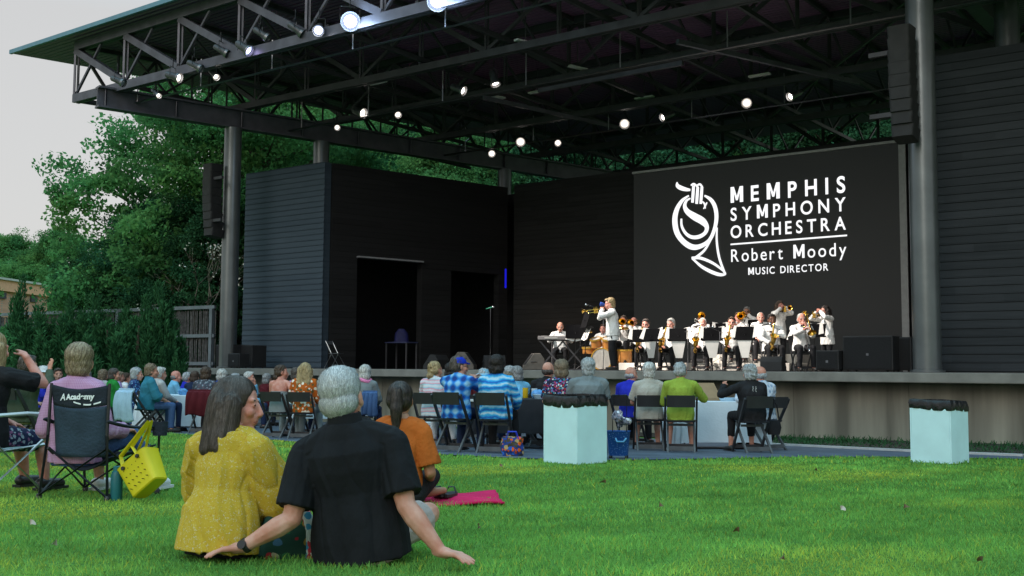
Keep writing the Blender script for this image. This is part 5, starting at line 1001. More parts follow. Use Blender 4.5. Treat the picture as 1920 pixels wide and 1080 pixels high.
# woman in the orange tee
og = lawn_person(752, 7.3, D(-6), 'woman with a dark ponytail and a plain orange tee shirt sitting on the grass', pose='floor', top=M_orange, sleeve='short', bottom=M_blk, hair='pony', hc='dark', skin='tan', fem=True, vox=.0075, h=.97, lean=.06, hands=[(-.16, .25, .14), (.17, .24, .16)], poles=[(-.3, -.5, -.7), (.3, -.5, -.7)], fat=.82, loose=.010, hem=-.02, shd=.015, knees=-.06, hscale=.95, collar=False, legdir=-.1, neck=-.01)
strands(part(og, 'hair'), 3500, .10, .002, ((.03, .022, .02), (.015, .012, .012), (.07, .05, .04)), seed=13, sw=(0, -.3, -1))
bk = gp(830, 7.75); bb = sheet('picnic_blanket', lambda u, v: V((u - .5) * .85, (v - .5) * .75, .03 + .010 * math.sin(9 * u + 5 * v) + .008 * math.sin(17 * v + 2 * u)), 30, 24, cloth('crimson blanket', (.55, .015, .09)), None, .015); place(bb, bk, .1, label='crimson picnic blanket spread on the grass beyond the orange tee shirt', cat='blanket')
sn = None
for i, (px, a) in enumerate(((826, .3), (848, -.2))):
    e = empty('sandal', gp(px, 7.72) + UP * .045, a, label=('black sandal on the crimson blanket, nearer the orange tee shirt', 'black sandal on the crimson blanket, farther from the orange tee shirt')[i], cat='sandal', group='pair of black sandals')
    m = MB(); m.loft([((0, 0, 0), V(.045, 0, 0), V(0, .12, 0)), ((0, 0, .02), V(.045, 0, 0), V(0, .12, 0))], 18); m.build('sole', M_shoe, e); m = MB(); m.tube([V(-.042, .02, .01), V(-.02, .03, .06), V(.02, .03, .06), V(.042, .02, .01)], .012, 8, flat=.5); m.build('strap', M_shoe, e)
# ------------------------------------------------------------------ tables with cloths, food and bags
M_tcloth = mat('white tablecloth', (.66, .74, .80), .85, .06, 4, .2, 30); M_bcloth = mat('dark tablecloth', (.02, .021, .026), .85, .2)
def table(px, Y, yaw, L, W, m_, label, clabel, drop=.55):
    g = gp(px, Y); e = empty('folding_table', g, yaw, label=label, cat='table', group='banquet tables'); m = MB(); m.box((0, 0, .725), (L, W, .035)); m.build('tabletop', M_plas, e, bev=.006)
    for x in (-1, 1):
        for y in (-1, 1): m = MB(); m.tube([V(x * (L / 2 - .2), y * (W / 2 - .1), .7), V(x * (L / 2 - .2), y * (W / 2 - .06), 0)], .016); m.build('leg', M_tube, e)
    m = MB(); R = []; k = 96
    for z, f, wv in ((.755, .0, 0), (.755, .97, 0), (.748, 1.0, 0), (.70, 1.012, .004), (.75 - drop * .5, 1.03, .016), (.75 - drop, 1.05, .032)):
        P_ = []
        for t in np.linspace(0, 2 * math.pi, k, endpoint=False):
            cx, cy_ = np.sign(math.cos(t)) * abs(math.cos(t)) ** .22, np.sign(math.sin(t)) * abs(math.sin(t)) ** .22; cr_ = min(abs(cx), abs(cy_)) ** 8
            o_ = wv * math.sin(17 * t + 2 * math.sin(3 * t)); P_.append(V(cx * (L / 2 * f + o_ + (.05 * cr_ if z < .7 else 0)), cy_ * (W / 2 * f + o_ + (.05 * cr_ if z < .7 else 0)), z - (.12 * cr_ if z < .3 else 0)))
        R.append(np.array(P_))
    m.rings(R, cap=False); m.build('tablecloth', m_, loc=g, rz=yaw, label=clabel, cat='tablecloth'); return g, yaw
t1 = table(1338, 17.1, D(4), 1.5, .78, M_tcloth, 'folding table under the white cloth between the lime shirt and the black jacket', 'white cloth hanging in folds over the table by the lime shirt', .62)
t2 = table(1000, 16.4, D(-8), 1.9, .78, M_bcloth, 'folding table under a dark cloth behind the tall white bin', 'dark cloth over the middle table behind the white bin', .5)
t3 = table(338, 22.6, D(-8), 1.5, .8, M_tcloth, 'folding table under the white cloth by the teal blouse', 'white cloth hanging over the table by the teal blouse', .62)
t4 = table(618, 20.6, D(-6), 1.5, .76, M_tcloth, 'folding table in front of the orange blouse, hidden behind the grey-haired man', 'white cloth on the table in front of the orange blouse', .4)
t5 = table(96, 23.0, D(-10), 1.8, .76, M_tcloth, 'folding table at the far left behind the camp chair', 'pale cloth on the far left table behind the camp chair', .3)
def item(kind, t, x, y, label, cat, z=.757, s=1.0):
    m = MB(); c = (.6, .6, .62)
    if kind == 'cup': m.lathe([(.028, 0), (.03, .002), (.038, .12), (.035, .12), (.027, .008)], seg=14); mt = mat('frosted cup', (.62, .72, .78), .4, .05)
    elif kind == 'orange_cup': m.lathe([(.028, 0), (.03, .002), (.038, .11), (.035, .11), (.027, .008)], seg=14); mt = mat('orange cup', (.75, .09, .01), .5, .05)
    elif kind == 'juice_glass': m.lathe([(.03, 0), (.035, .01), (.036, .13), (.032, .13), (.03, .01)], seg=14); mt = mat('amber drink', (.65, .42, .02), .3, .05)
    elif kind == 'bottle': m.lathe([(.03, 0), (.034, .01), (.034, .13), (.014, .18), (.013, .22), (.003, .222)], seg=14); mt = mat('pale bottle', (.35, .5, .55), .25, .05)
    elif kind == 'food_tray': m.loft([((0, 0, 0), V(.11, 0, 0), V(0, .08, 0)), ((0, 0, .05), V(.14, 0, 0), V(0, .1, 0)), ((0, 0, .05), V(.13, 0, 0), V(0, .092, 0)), ((0, 0, .01), V(.1, 0, 0), V(0, .075, 0))], 20, .4); mt = mat('pale tray', (.45, .62, .75), .4, .1)
    elif kind == 'snack_bag': m.ell((0, 0, .06), (.10, .05, .08), seg=12); mt = mat('blue snack bag', (.1, .3, .6), .4, .4, 20)
    o = m.build(kind, mt, loc=t[0] + rotz(t[1]) @ V(x, y, z), rz=t[1] + x, label=label, cat=cat); o.scale = (s, s, s); return o
item('cup', t2, .56, -.2, 'frosted cup on the dark cloth beside the floral blouse', 'cup', s=1.3); item('food_tray', t2, .2, -.22, 'pale blue food tray on the dark cloth, nearest the tie-dye top', 'tray', s=1.3); item('food_tray', t2, .48, .02, 'pale blue food tray on the dark cloth, behind the frosted cup', 'tray')
item('juice_glass', t2, -.12, .05, 'amber drink on the dark cloth beside the tie-dye top', 'drink', s=1.2); item('orange_cup', t2, .33, .18, 'small orange cup at the far side of the dark cloth', 'cup'); item('snack_bag', t2, .08, -.06, 'blue snack bag on the dark cloth behind the tray', 'snack bag')
item('food_tray', t2, -.45, -.1, 'pale blue food tray on the dark cloth between plaid and tie-dye', 'tray', s=1.2); item('cup', t2, .0, .2, 'frosted cup at the far side of the dark cloth', 'cup', s=1.2); item('bottle', t2, .7, .2, 'pale bottle on the dark cloth behind the floral blouse', 'bottle', s=1.1)
item('snack_bag', t3, .2, -.2, 'blue snack bag on the white cloth by the teal blouse', 'snack bag'); item('juice_glass', t3, .45, .0, 'amber drink on the white cloth below the bald man', 'drink', s=1.3); item('bottle', t3, .55, .1, 'pale bottle on the white cloth below the bald man', 'bottle', s=1.2); item('food_tray', t3, .1, .1, 'pale food tray on the white cloth by the teal blouse', 'tray')
item('orange_cup', t3, -.95, .1, 'orange cup at the left end of the white cloth by the teal blouse', 'cup', z=.76, s=1.4) if False else None
item('snack_bag', t5, .2, -.1, 'blue snack bag on the far left table', 'snack bag', s=1.3); item('cup', t5, .5, -.1, 'frosted cup on the far left table', 'cup', s=1.2); item('bottle', t5, -.2, 0, 'pale bottle on the far left table', 'bottle')
item('cup', t1, .5, -.2, 'frosted cup on the white cloth beside the black jacket', 'cup'); item('food_tray', t1, .18, -.2, 'pale food tray on the white cloth beside the pizza box', 'tray')
pb = empty('pizza_box', t1[0] + V(-.02, .12, .757), .25, label='open brown cardboard pizza box on the white cloth behind the lime shirt', cat='box'); M_card = mat('cardboard', (.30, .20, .11), .8, .1)
m = MB(); m.loft([((0, 0, 0), V(.2, 0, 0), V(0, .2, 0)), ((0, 0, .045), V(.2, 0, 0), V(0, .2, 0)), ((0, 0, .045), V(.195, 0, 0), V(0, .195, 0)), ((0, 0, .006), V(.195, 0, 0), V(0, .195, 0))], 32, .1); m.build('tray', M_card, pb); m = MB(); m.box((0, .2, .15), (.4, .01, .36), rotx(-.85)); m.build('lid', M_card, pb)
m = MB(); m.box((-.02, -.02, .09), (.3, .02, .24), rotz(.2) @ rotx(-1.2)); o = m.build('white_carton', M_tcloth, loc=t1[0] + rotz(t1[1]) @ V(-.5, .1, .757), rz=t1[1], label='white open carton on the white cloth left of the lime shirt', cat='carton')
# bins
M_bin = mat('white board', (.54, .76, .81), .6, .06, 3.5, .08); M_bag = mat('black plastic', (.012, .012, .013), .22, .3, 14, .45, 18)
def bin_(px, py, s, lab):
    p = gray_hit(px, py); e = empty('waste_bin', p - V(0, -.36 * s, 0), D(45), label=lab, cat='bin', group='white bins with black liners'); w_ = .53 * s; h_ = .69 * s; e.location.z = gz(e.location.x, e.location.y)
    m = MB(); t = .02
    for k in range(4): R = rotz(k * math.pi / 2); m.box(R @ V(0, -w_ / 2 + t / 2, h_ / 2), (w_ - 2 * t * (k % 2) - .001 * (k % 2), t, h_), R)
    m.build('bin_box', M_bin, e, False, .004)
    L = []
    for z, f in ((-.0, 1.01), (.015, 1.03), (.06, 1.02), (.095, .985), (.105, .96), (.10, .90), (-.1, .86)):
        P_ = []
        for t in np.linspace(0, 6.2832, 80, endpoint=False):
            c_, s_ = math.cos(t), math.sin(t); k = 1 / max(abs(c_), abs(s_)); wob = .004 * math.sin(13 * t + z * 25) + .003 * math.sin(23 * t - z * 30); hz = .012 * math.sin(3 * t + 1) + .02 * math.sin(t * 1.0 + px)
            P_.append(V(c_ * k * (w_ / 2 * f + wob), s_ * k * (w_ / 2 * f + wob), h_ + z + (hz * .7 - .02 if z <= .0 and f > 1 else hz * .4)))
        L.append(np.array(P_))
    m = MB(); m.rings(L, cap=False); m.build('liner', M_bag, e)
bin_(1082, 871, 1.0, 'tall white square bin with a black liner in front of the middle table'); bin_(1784, 870, 1.0, 'white square bin with a black liner standing alone at the right')
# cooler, rolling basket, bags
ck = empty('cool_box', gp(796, 17.6), D(10), label='royal blue cool box with a white lid on the paving behind the orange tee shirt', cat='cool box'); M_blueb = mat('blue plastic', (.01, .03, .45), .4, .05)
m = MB(); m.loft([((0, 0, 0), V(.23, 0, 0), V(0, .15, 0)), ((0, 0, .31), V(.26, 0, 0), V(0, .18, 0))], 28, .3); m.build('body', M_blueb, ck); m = MB(); m.loft([((0, 0, .312), V(.27, 0, 0), V(0, .19, 0)), ((0, 0, .355), V(.27, 0, 0), V(0, .19, 0)), ((0, 0, .365), V(.25, 0, 0), V(0, .17, 0))], 28, .3); m.build('lid', mat('white lid', (.6, .68, .72), .5, .05), ck); m = MB(); m.tube([V(-.265, 0, .24), V(-.32, 0, .26), V(-.32, 0, .1), V(-.25, 0, .08)], .012); m.build('handle', M_blueb, ck)
rb = empty('rolling_basket', gp(1160, 13.7), D(-12), label='blue perforated rolling basket on the paving right of the tall white bin', cat='basket'); M_bask = dots('blue basket weave', (.012, .07, .26), ((.22, .33, .55), (.10, .22, .45)), 48, .26)
m = MB(); m.loft([((0, 0, .05), V(.115, 0, 0), V(0, .1, 0)), ((0, 0, .34), V(.14, 0, 0), V(0, .125, 0)), ((0, 0, .355), V(.15, 0, 0), V(0, .135, 0)), ((0, 0, .34), V(.13, 0, 0), V(0, .115, 0)), ((0, 0, .08), V(.11, 0, 0), V(0, .09, 0))], 28, .4); m.build('basket', M_bask, rb)
for x in (-1, 1):
    for y in (-1, 1): m = MB(); m.cap(V(x * .1 - .012, y * .08, .028), .028, V(x * .1 + .012, y * .08, .028), .028, 14, True); m.build('wheel', M_shoe, rb)
m = MB(); m.tube([V(-.02, -.138, .27), V(.0, -.17, .23), V(.08, -.17, .23), V(.11, -.138, .27)], .012); m.build('handle', mat('pale blue grip', (.1, .32, .55), .5), rb)
for x in (-.09, .09): m = MB(); m.tube([V(x, .12, .3), V(x, .13, .8)], .008); m.build('pull_rod', M_tube, rb)
m = MB(); m.tube([V(-.09, .13, .8), V(.09, .13, .8)], .014); m.build('pull_handle', M_tube, rb)
G = MB(); r = np.random.default_rng(4)
for k in range(9): G.ell(V(*(r.normal(size=2) * .055), .40 + r.uniform(0, .16)), r.uniform(.035, .065, 3))
bm_ = remesh(G, .012, 1); soften(bm_, .012, 60, 3); bm_.materials.append(dots('bundle of scarves', (.16, .16, .20), ((.6, .62, .66), (.05, .05, .08), (.30, .24, .27)), 26, .5)); o = link('bundle', bm_); place(o, gp(1160, 13.7), .3, label='grey and white bundle of cloth heaped in the blue rolling basket', cat='bundle')
G = MB(); G.loft([((0, 0, .0), V(.13, 0, 0), V(0, .08, 0)), ((0, 0, .12), V(.155, 0, 0), V(0, .1, 0)), ((0, 0, .24), V(.14, 0, 0), V(0, .07, 0)), ((0, 0, .26), V(.13, 0, 0), V(0, .02, 0))], 20)
bm_ = remesh(G, .012, 2); soften(bm_, .012, 30, 9); bm_.materials.append(dots('bright print bag', (.02, .05, .22), ((.75, .12, .01), (.06, .05, .03), (.40, .28, .12), (.02, .12, .5), (.03, .03, .04)), 21, .6)); o = link('shopping_bag', bm_, group=None) if False else link('shopping_bag', bm_); place(o, gp(962, 14.0), .1, label='bright orange and blue printed bag on the paving beside the tie-dye woman', cat='bag')
for x in (-.05, .05): m = MB(); m.tube([V(-.08, x, .22), V(-.05, x, .32), V(.05, x, .32), V(.08, x, .22)], .009, 6); m.build('handle', M_blueb, o)
hb = empty('handbag', gp(1449, 15.9) + UP * .27, .4, label='black handbag hanging at the side of the black jacket woman', cat='handbag'); G = MB(); G.loft([((0, 0, 0), V(.10, 0, 0), V(0, .05, 0)), ((0, 0, .1), V(.13, 0, 0), V(0, .06, 0)), ((0, 0, .2), V(.11, 0, 0), V(0, .03, 0))], 18); G.build('body', M_blk, hb); m = MB(); m.tube([V(-.1, 0, .18), V(-.06, 0, .42), V(.0, 0, .5), V(.06, 0, .42), V(.1, 0, .18)], .01, 6); m.build('strap', M_blk, hb)
# ================================================================== ON THE STAGE
SF = STZ + .011
def stg(px, n): q = on_n(px, 690, n); return V(q[0], q[1], SF)
M_cab = mat('speaker cabinet', (.018, .018, .019), .7, .25, 5, .3, 60); M_grille = mat('speaker grille', (.010, .010, .011), .9, .5, 90); M_cabg = mat('grey-brown cabinet', (.12, .105, .09), .7, .25, 6)  # paler grey-brown tone for two of the floor monitors
def wedge(px, n, yaw, label, s=1.0, m_=None):
    e = empty('floor_monitor', stg(px, n), yaw, label=label, cat='floor monitor', group='floor monitors along the stage front'); w_ = .30 * s
    prof = [(-.24, 0), (.24, 0), (.24, .10), (.02, .40), (-.14, .40), (-.24, .26)]; m = MB(); m.prism([V(-w_, y * s, z * s) for y, z in prof], V(2 * w_, 0, 0)); m.build('cabinet', m_ or M_cab, e, False, .012)
    a, b = V(0, .24, .10) * s, V(0, .02, .40) * s; d = nrm(b - a); nn = V(0, d[2], -d[1]); c = (a + b) / 2 + nn * .006; m = MB(); m.box(c, (w_ * 1.8, .32 * s, .01), np.column_stack([V(1, 0, 0), d, nn])); m.build('grille', M_grille, e, False)
    m = MB(); m.tube([V(-w_ - .002, -.06, .2), V(-w_ - .02, -.02, .2), V(-w_ - .02, .06, .2), V(-w_ - .002, .1, .2)], .01, 6); m.build('handle', M_shoe, e); return e
wedge(872, 22.6, D(-95), 'grey-brown wedge floor monitor behind the blue cap', 1.15, M_cabg); wedge(1000, 22.7, D(95), 'wedge floor monitor with a pale edge, left of the keyboard', 1.05, M_cabg); wedge(818, 22.9, D(60), 'low dark floor monitor just left of the grey-brown wedge'); wedge(926, 23.0, D(10), 'dark floor monitor at the foot of the lone microphone stand', .95); wedge(1450, 22.4, D(-30), 'dark floor monitor in front of the saxophone row', .8)
def cabinet(px, n, w_, d, h, yaw, label, name='loudspeaker'):
    e = empty(name, stg(px, n), yaw, label=label, cat='loudspeaker'); m = MB(); m.box((0, 0, h / 2 + .03), (w_, d, h)); m.build('cabinet', M_cab, e, False, .02); m = MB(); m.box((0, -d / 2 - .004, h / 2 + .03), (w_ - .06, .02, h - .06)); m.build('grille', M_grille, e, False, .005)
    m = MB(); m.box((0, -d / 2 - .016, h / 2), (.05, .006, .05)); m.build('badge', mat('dull badge', (.12, .12, .13), .4), e, False)
    for x in (-1, 1):
        for y in (-1, 1): m = MB(); m.lathe([(.03, 0), (.03, .03)], (x * (w_ / 2 - .08), y * (d / 2 - .08), 0), seg=10); m.build('foot', M_shoe, e)
    return e
cabinet(1637, 22.9, 1.05, .7, .72, D(-36), 'large black subwoofer on the stage at the right of the band'); cabinet(1558, 22.6, .50, .45, .42, D(-36), 'small black loudspeaker beside the large subwoofer'); cabinet(1690, 23.3, .6, .6, .70, D(-36), 'black subwoofer against the right column')
cabinet(436, 22.6, .85, .7, .72, D(-36), 'black subwoofer at the foot of the left column'); cabinet(474, 22.9, .6, .6, .70, D(-36), 'black subwoofer just right of the one at the left column'); cabinet(447, 21.9, .55, .4, .42, D(-36), 'low black loudspeaker in front of the two left subwoofers')
def line_array(p, n_, hh, yaw, tilt, label, side):
    e = empty('line_array', p, yaw, label=label, cat='line array'); z = 0; y = 0; a = tilt
    for k in range(n_):
        c = V(0, y + math.sin(a) * -hh / 2, z - hh / 2); m = MB(); m.loft([(c + rotx(a) @ V(0, 0, -hh / 2 + .006), V(.21, 0, 0), rotx(a) @ V(0, .24, 0)), (c + rotx(a) @ V(0, 0, hh / 2 - .006), V(.23, 0, 0), rotx(a) @ V(0, .26, 0))], 24, .25); m.build('cabinet', M_cab, e, False); z -= hh; y -= math.sin(a) * hh * .9; a += .025
    for zz in (-.5, -n_ * hh + .5): m = MB(); m.bar(V(side * .1, .1, zz), V(side * .62, .1, zz), .09, .09); m.build('bracket', M_steel, e, False)
    return e
p = at(400, 308, 34.3); line_array(p, 9, .262, D(143), -.05, 'slim black line array hung on the left roof column', -1)
p = at(1690, 52, 21.0); line_array(p, 9, .25, D(143), -.03, 'tall black line array hung beside the big right column', 1)
# instruments
M_brass = mat('brass', (.80, .50, .10), .22, .1, 6, metal=1); M_silver = mat('chrome', (.7, .7, .72), .2, .05, metal=1); M_paper = mat('music paper', (.50, .485, .46), .9, .05); M_desk = mat('black stand desk', (.004, .004, .0045), .95, .2, 8, spec=.04)
def sax_make():
    e = empty('saxophone', (0, 0, 0)); m = MB(); m.tube([V(0, 0, 0), V(0, .05, .01)], [.009, .012]); m.build('mouthpiece', M_shoe, e)
    m = MB(); m.tube(cr([(0, .05, .01), (.01, .12, .02), (.03, .17, -.03), (.06, .20, -.25), (.10, .21, -.50), (.12, .23, -.58), (.12, .30, -.61), (.11, .36, -.56)], 5), list(np.linspace(.011, .042, 36))); m.build('tube', M_brass, e)
    m = MB(); m.tube([V(.11, .355, -.57), V(.10, .37, -.45), V(.09, .385, -.36), V(.085, .40, -.32), V(.08, .42, -.29)], [.043, .05, .06, .075, .10], 16, cap=False); m.build('bell', M_brass, e)
    m = MB()
    for k in range(9): m.cap(V(.05 + .006 * k, .225 + .002 * k, -.14 - .042 * k), .017, V(.05 + .006 * k, .238 + .002 * k, -.14 - .042 * k), .017, 8, True)
    m.tube([V(.03, .19, -.1), V(.09, .24, -.5)], .006, 6); m.build('keys', M_brass, e); return e
def tpt_make():
    e = empty('trumpet', (0, 0, 0)); m = MB(); m.tube([V(0, .01, 0), V(0, .10, 0), V(0, .42, 0), V(0, .455, -.02), V(0, .46, -.045), V(0, .43, -.065), V(0, .12, -.065), V(0, .085, -.05), V(0, .085, -.01), V(.012, .11, 0.0), V(.012, .30, 0)], .0075, 8); m.build('tubing', M_brass, e)
    m = MB(); m.tube([V(.012, .30, 0), V(.012, .42, 0), V(.012, .50, 0), V(.012, .545, 0), V(.012, .565, 0)], [.008, .013, .024, .045, .066], 16, cap=False); m.build('bell', M_brass, e)
    for k in range(3): m = MB(); m.cap(V(.006, .20 + .035 * k, -.09), .013, V(.006, .20 + .035 * k, .03), .013, 10, True); m.cap(V(.006, .20 + .035 * k, .03), .004, V(.006, .20 + .035 * k, .055), .009, 6); m.build('valve', M_brass, e)
    m = MB(); m.tube([V(0, -.005, 0), V(0, .01, 0)], [.013, .008]); m.build('mouthpiece', M_silver, e); return e
def tbn_make():
    e = empty('trombone', (0, 0, 0)); m = MB(); m.tube([V(0, 0, 0), V(0, .75, -.12), V(0, .79, -.15), V(0, .78, -.20), V(0, .05, -.085)], .0085, 8); m.build('slide', M_silver, e)
    m = MB(); m.tube([V(0, .06, -.085), V(-.05, .04, -.06), V(-.10, -.1, .02), V(-.10, -.28, .05), V(-.10, -.33, .09), V(-.10, -.28, .13), V(-.10, .0, .10), V(-.10, .25, .07), V(-.10, .36, .06), V(-.10, .41, .055)], [.009] * 6 + [.012, .024, .055, .10], 14, cap=False); m.build('bell', M_brass, e); return e
INS = {}
def instrument(kind, body, label, pitch=0, yaw=0):
    hc, R, s, arms = PINFO[body.name]; mouth = hc + R @ V(0, .108, -.067) * s
    if kind not in INS: INS[kind] = {'saxophone': sax_make, 'trumpet': tpt_make, 'trombone': tbn_make}[kind](); o = INS[kind]
    else: o = copytree(INS[kind])
    p = V(*body.location) + rotz(body.rotation_euler.z) @ mouth; place(o, p, body.rotation_euler.z + yaw, label=label, cat=kind, group=kind + 's of the band'); o.rotation_euler.x = pitch; return o
YB = D(160)
def musician(px, n, yaw, label, dz=0, ch=None, **k):
    loc = stg(px, n); loc[2] += dz; k.setdefault('top', M_wht); k.setdefault('bottom', M_blk)
    b = person(loc, yaw, label, group='musicians on the stage', bow=k.pop('bow', True), jacket=True, vox=.0115, **k)
    if ch: chair(loc, yaw, ch, 'folding chairs of the band')
    return b
SAXH = [(.03, .30, .90), (.12, .36, .64)]
def saxman(px, n, yaw, label, ilab, ch, **k): b = musician(px, n, yaw, label, ch=ch, hands=SAXH, poles=[(-1, 0, -.4), (1, 0, -.4)], **k); instrument('saxophone', b, ilab); return b
saxman(1212, 24.2, YB, 'seated saxophonist with dark hair and glasses, leftmost of the front row', 'brass saxophone of the leftmost front-row player', 'black folding chair under the leftmost saxophonist', hair='full', hc='greybrown', skin='pink', glasses=True)
saxman(1260, 24.3, YB - .15, 'seated white-haired saxophonist, second in the front row from the trumpeter', 'brass saxophone of the second front-row player', 'black folding chair under the second saxophonist', hair='full', hc='white', skin='pink')
saxman(1319, 24.3, YB, 'seated white-haired saxophonist looking down, third in the front row', 'brass saxophone of the third front-row player', 'black folding chair under the third saxophonist', hair='thin', hc='white', skin='pink', head=(0, -.2))
saxman(1373, 24.2, YB + .1, 'seated brown-haired saxophonist in front of the standing trumpet, fourth in the row', 'brass saxophone with a bright bell of the fourth front-row player', 'black folding chair under the fourth saxophonist', hair='short', hc='brown', skin='pink', glasses=True)
saxman(1447, 24.0, YB + .35, 'brown-skinned saxophonist turned left, rightmost of the saxophones', 'brass saxophone held upright by the rightmost saxophonist', 'black folding chair under the rightmost saxophonist', hair='short', hc='dark', skin='brown', fat=1.1, h=1.05)
def bone(px, n, yaw, label, ilab, ch, dz=0, pitch=-.05, **k):
    b = musician(px, n, yaw, label, ch=ch, dz=dz, hands=[(-.06, .22, 1.03), (.06, .50, .95)], **k); instrument('trombone', b, ilab, pitch); return b
bone(1503, 24.0, YB + .35, 'silver-haired trombonist in glasses at the right end of the front row', 'trombone of the player at the right end, slide pointing down', 'black folding chair under the right-end trombonist', hair='thin', hc='white', skin='pink', glasses=True, h=1.05, pitch=-.75)
bone(1170, 25.8, YB, 'dark-haired trombonist just right of the standing trumpeter', 'trombone just right of the standing trumpeter', 'black folding chair behind the standing trumpeter', dz=.2, hair='short', hc='brown', skin='pink')
bone(1190, 26.6, YB - .1, 'bald pink-faced trombonist between the trumpeter and the leftmost saxophonist', 'trombone held level left of the leftmost saxophonist', 'black folding chair under the bald trombonist', dz=.2, hair='bald', hc='silver', skin='pink')
bone(1316, 26.0, YB, 'brown-skinned trombonist behind the third saxophonist', 'trombone rising behind the third saxophonist', 'black folding chair behind the third saxophonist', dz=.2, hair='none', skin='brown', pitch=.25)
bone(1386, 26.0, YB + .05, 'brown-haired player with a raised trombone in the second row', 'level trombone of the brown-haired second-row player', 'black folding chair under the brown-haired second-row player', dz=.22, hair='short', hc='brown', skin='pink', pitch=.1)
musician(1427, 26.0, YB + .2, 'white-haired player with a bow tie seated behind the brown-skinned saxophonist', dz=.2, ch='black folding chair behind the brown-skinned saxophonist', hair='thin', hc='white', skin='pink')
def tpt(px, n, yaw, label, ilab, dz=0, pose='stand', pitch=0, ch=None, **k):
    z = .62 if pose == 'chair' else 1.0; hb = 1.12 if pose == 'chair' else 1.49
    b = musician(px, n, yaw, label, dz=dz, pose=pose, ch=ch, hands=[(-.05, .27, hb - .03), (.05, .27, hb - .05)], poles=[(-1, 0, -.9), (1, 0, -.9)], curl=1.1, **k); instrument('trumpet', b, ilab, pitch); return b
tpt(1402, 27.6, YB, 'trumpeter in glasses highest at the back, above the second row', 'trumpet of the highest player at the back', dz=.45, pose='chair', hair='short', hc='grey', skin='tan', glasses=True, ch='black folding chair under the highest player at the back')
tpt(1462, 26.7, YB + .5, 'long-haired woman standing at the back, turned left', 'trumpet of the long-haired woman at the back', dz=.2, hair='long', hc='brown', skin='pink', fem=True, h=.97)
tpt(1552, 25.6, D(118), 'player with long dark hair standing at the right end, playing towards the left', 'trumpet of the long-haired player at the right end', hair='long', hc='dark', skin='pink', h=.95, bow=False)
solo = tpt(1149, 22.3, D(92), 'trumpet soloist standing at the stage edge in a white jacket, facing left', 'soloist trumpet with its bell towards the keyboard', hair='full', hc='blond', skin='pink', h=1.035, fat=1.12, head=(0, -.12), pitch=-.12, bow=False)
m = MB(); hc, R, s, _ = PINFO[solo.name]; sp0 = V(*solo.location) + rotz(solo.rotation_euler.z) @ (hc + R @ V(0.02, .16, .03)); m.lathe([(.02, -.05), (.045, 0), (.055, .06), (.05, .07)], (0, 0, 0), V(-1, 0, .1)); m.build('plunger_mute', mat('blue mute', (.02, .06, .30), .5), loc=sp0, label='small blue mute held by the soloist in front of his eyes', cat='mute')
pia = musician(1050, 24.4, D(178), 'bald bespectacled pianist in a white shirt and bow tie behind the keyboard', hair='bald', hc='silver', skin='fair', hands=[(-.18, .42, .84), (.18, .42, .84)], glasses=True, ch='black folding chair behind the keyboard', head=(0, -.08))
drm = musician(1132, 26.2, YB, 'drummer almost hidden behind the cymbals and the soloist', hair='short', hc='brown', skin='pink', hands=[(-.2, .35, .8), (.2, .35, .8)], dz=.0)
# keyboard on its stand
kb_ = empty('keyboard', stg(1055, 23.7) + UP * .84, D(-6), label='long grey stage keyboard in front of the pianist', cat='keyboard'); m = MB(); m.box((0, 0, 0), (1.3, .32, .1)); m.build('case', mat('grey keyboard case', (.16, .15, .15), .5, .1), kb_, False, .012)
m = MB(); m.box((0, .06, .052), (1.15, .15, .012)); m.build('keys', M_paper, kb_, False); m = MB(); m.box((-.3, -.163, .0), (.35, .008, .03)); m.build('label_strip', M_silver, kb_, False)
ks = empty('keyboard_stand', stg(1055, 23.7), D(-6), label='black crossed stand under the stage keyboard', cat='keyboard stand')
for x in (-.3, .3):
    for s_ in (-1, 1): m = MB(); m.bar(V(x - s_ * .32, .06 * s_, .03), V(x + s_ * .32 - .0, .06 * s_, .78), .04, .03, V(0, 1, 0)); m.build('leg', M_steel, ks, False)
for z in (.015, .775): m = MB(); m.bar(V(-.62, 0, z), V(.62, 0, z), .05, .025); m.build('rail', M_steel, ks, False)
# drum kit
dk = empty('drum_kit', stg(1132, 25.2), D(-20), label='drum kit with a white bass drum head and wooden toms behind the soloist', cat='drum kit'); M_wood = mat('amber drum shell', (.48, .20, .05), .3, .25, 5, coat=.5); M_skin = mat('drum head', (.75, .72, .66), .6, .05)
def drum(c, ax, r, L, name): m = MB(); m.lathe([(r, 0), (r, L)], c, ax, 28); o = m.build(name, M_wood, dk); m = MB(); m.lathe([(.002, -.004), (r - .012, -.004)], c, ax, 28); m.build('head', M_skin, o); m = MB(); m.lathe([(r - .006, -.02), (r + .018, -.02), (r + .018, .025), (r + .002, .025), (r - .006, -.02)], c, ax, 28, False); m.build('hoop', mat('gold hoop', (.65, .38, .06), .35, metal=.5), o)
drum(V(0, -.2, .30), V(0, 1, 0), .29, .4, 'bass_drum'); drum(V(-.2, -.1, .85), V(.1, .35, -1), .15, .22, 'tom'); drum(V(.15, -.1, .85), V(-.1, .35, -1), .16, .24, 'tom'); drum(V(-.48, .2, .62), V(0, .1, -1), .18, .16, 'snare_drum'); drum(V(.55, .15, .55), V(0, .05, -1), .2, .36, 'floor_tom')
for c, r_ in ((V(-.5, -.1, 1.05), .2), (V(.48, -.05, 1.15), .24), (V(-.75, .25, .95), .18)):
    m = MB(); m.lathe([(.004, .03), (.03, .022), (r_, 0), (r_, -.003), (.004, .0)], c, nrm(V(.1, -.25, 1)), 26); m.build('cymbal', M_brass, dk); m = MB(); m.tube([V(c[0], c[1], c[2]), V(c[0], c[1] + .03, 0)], .011); m.build('stand', M_silver, dk)
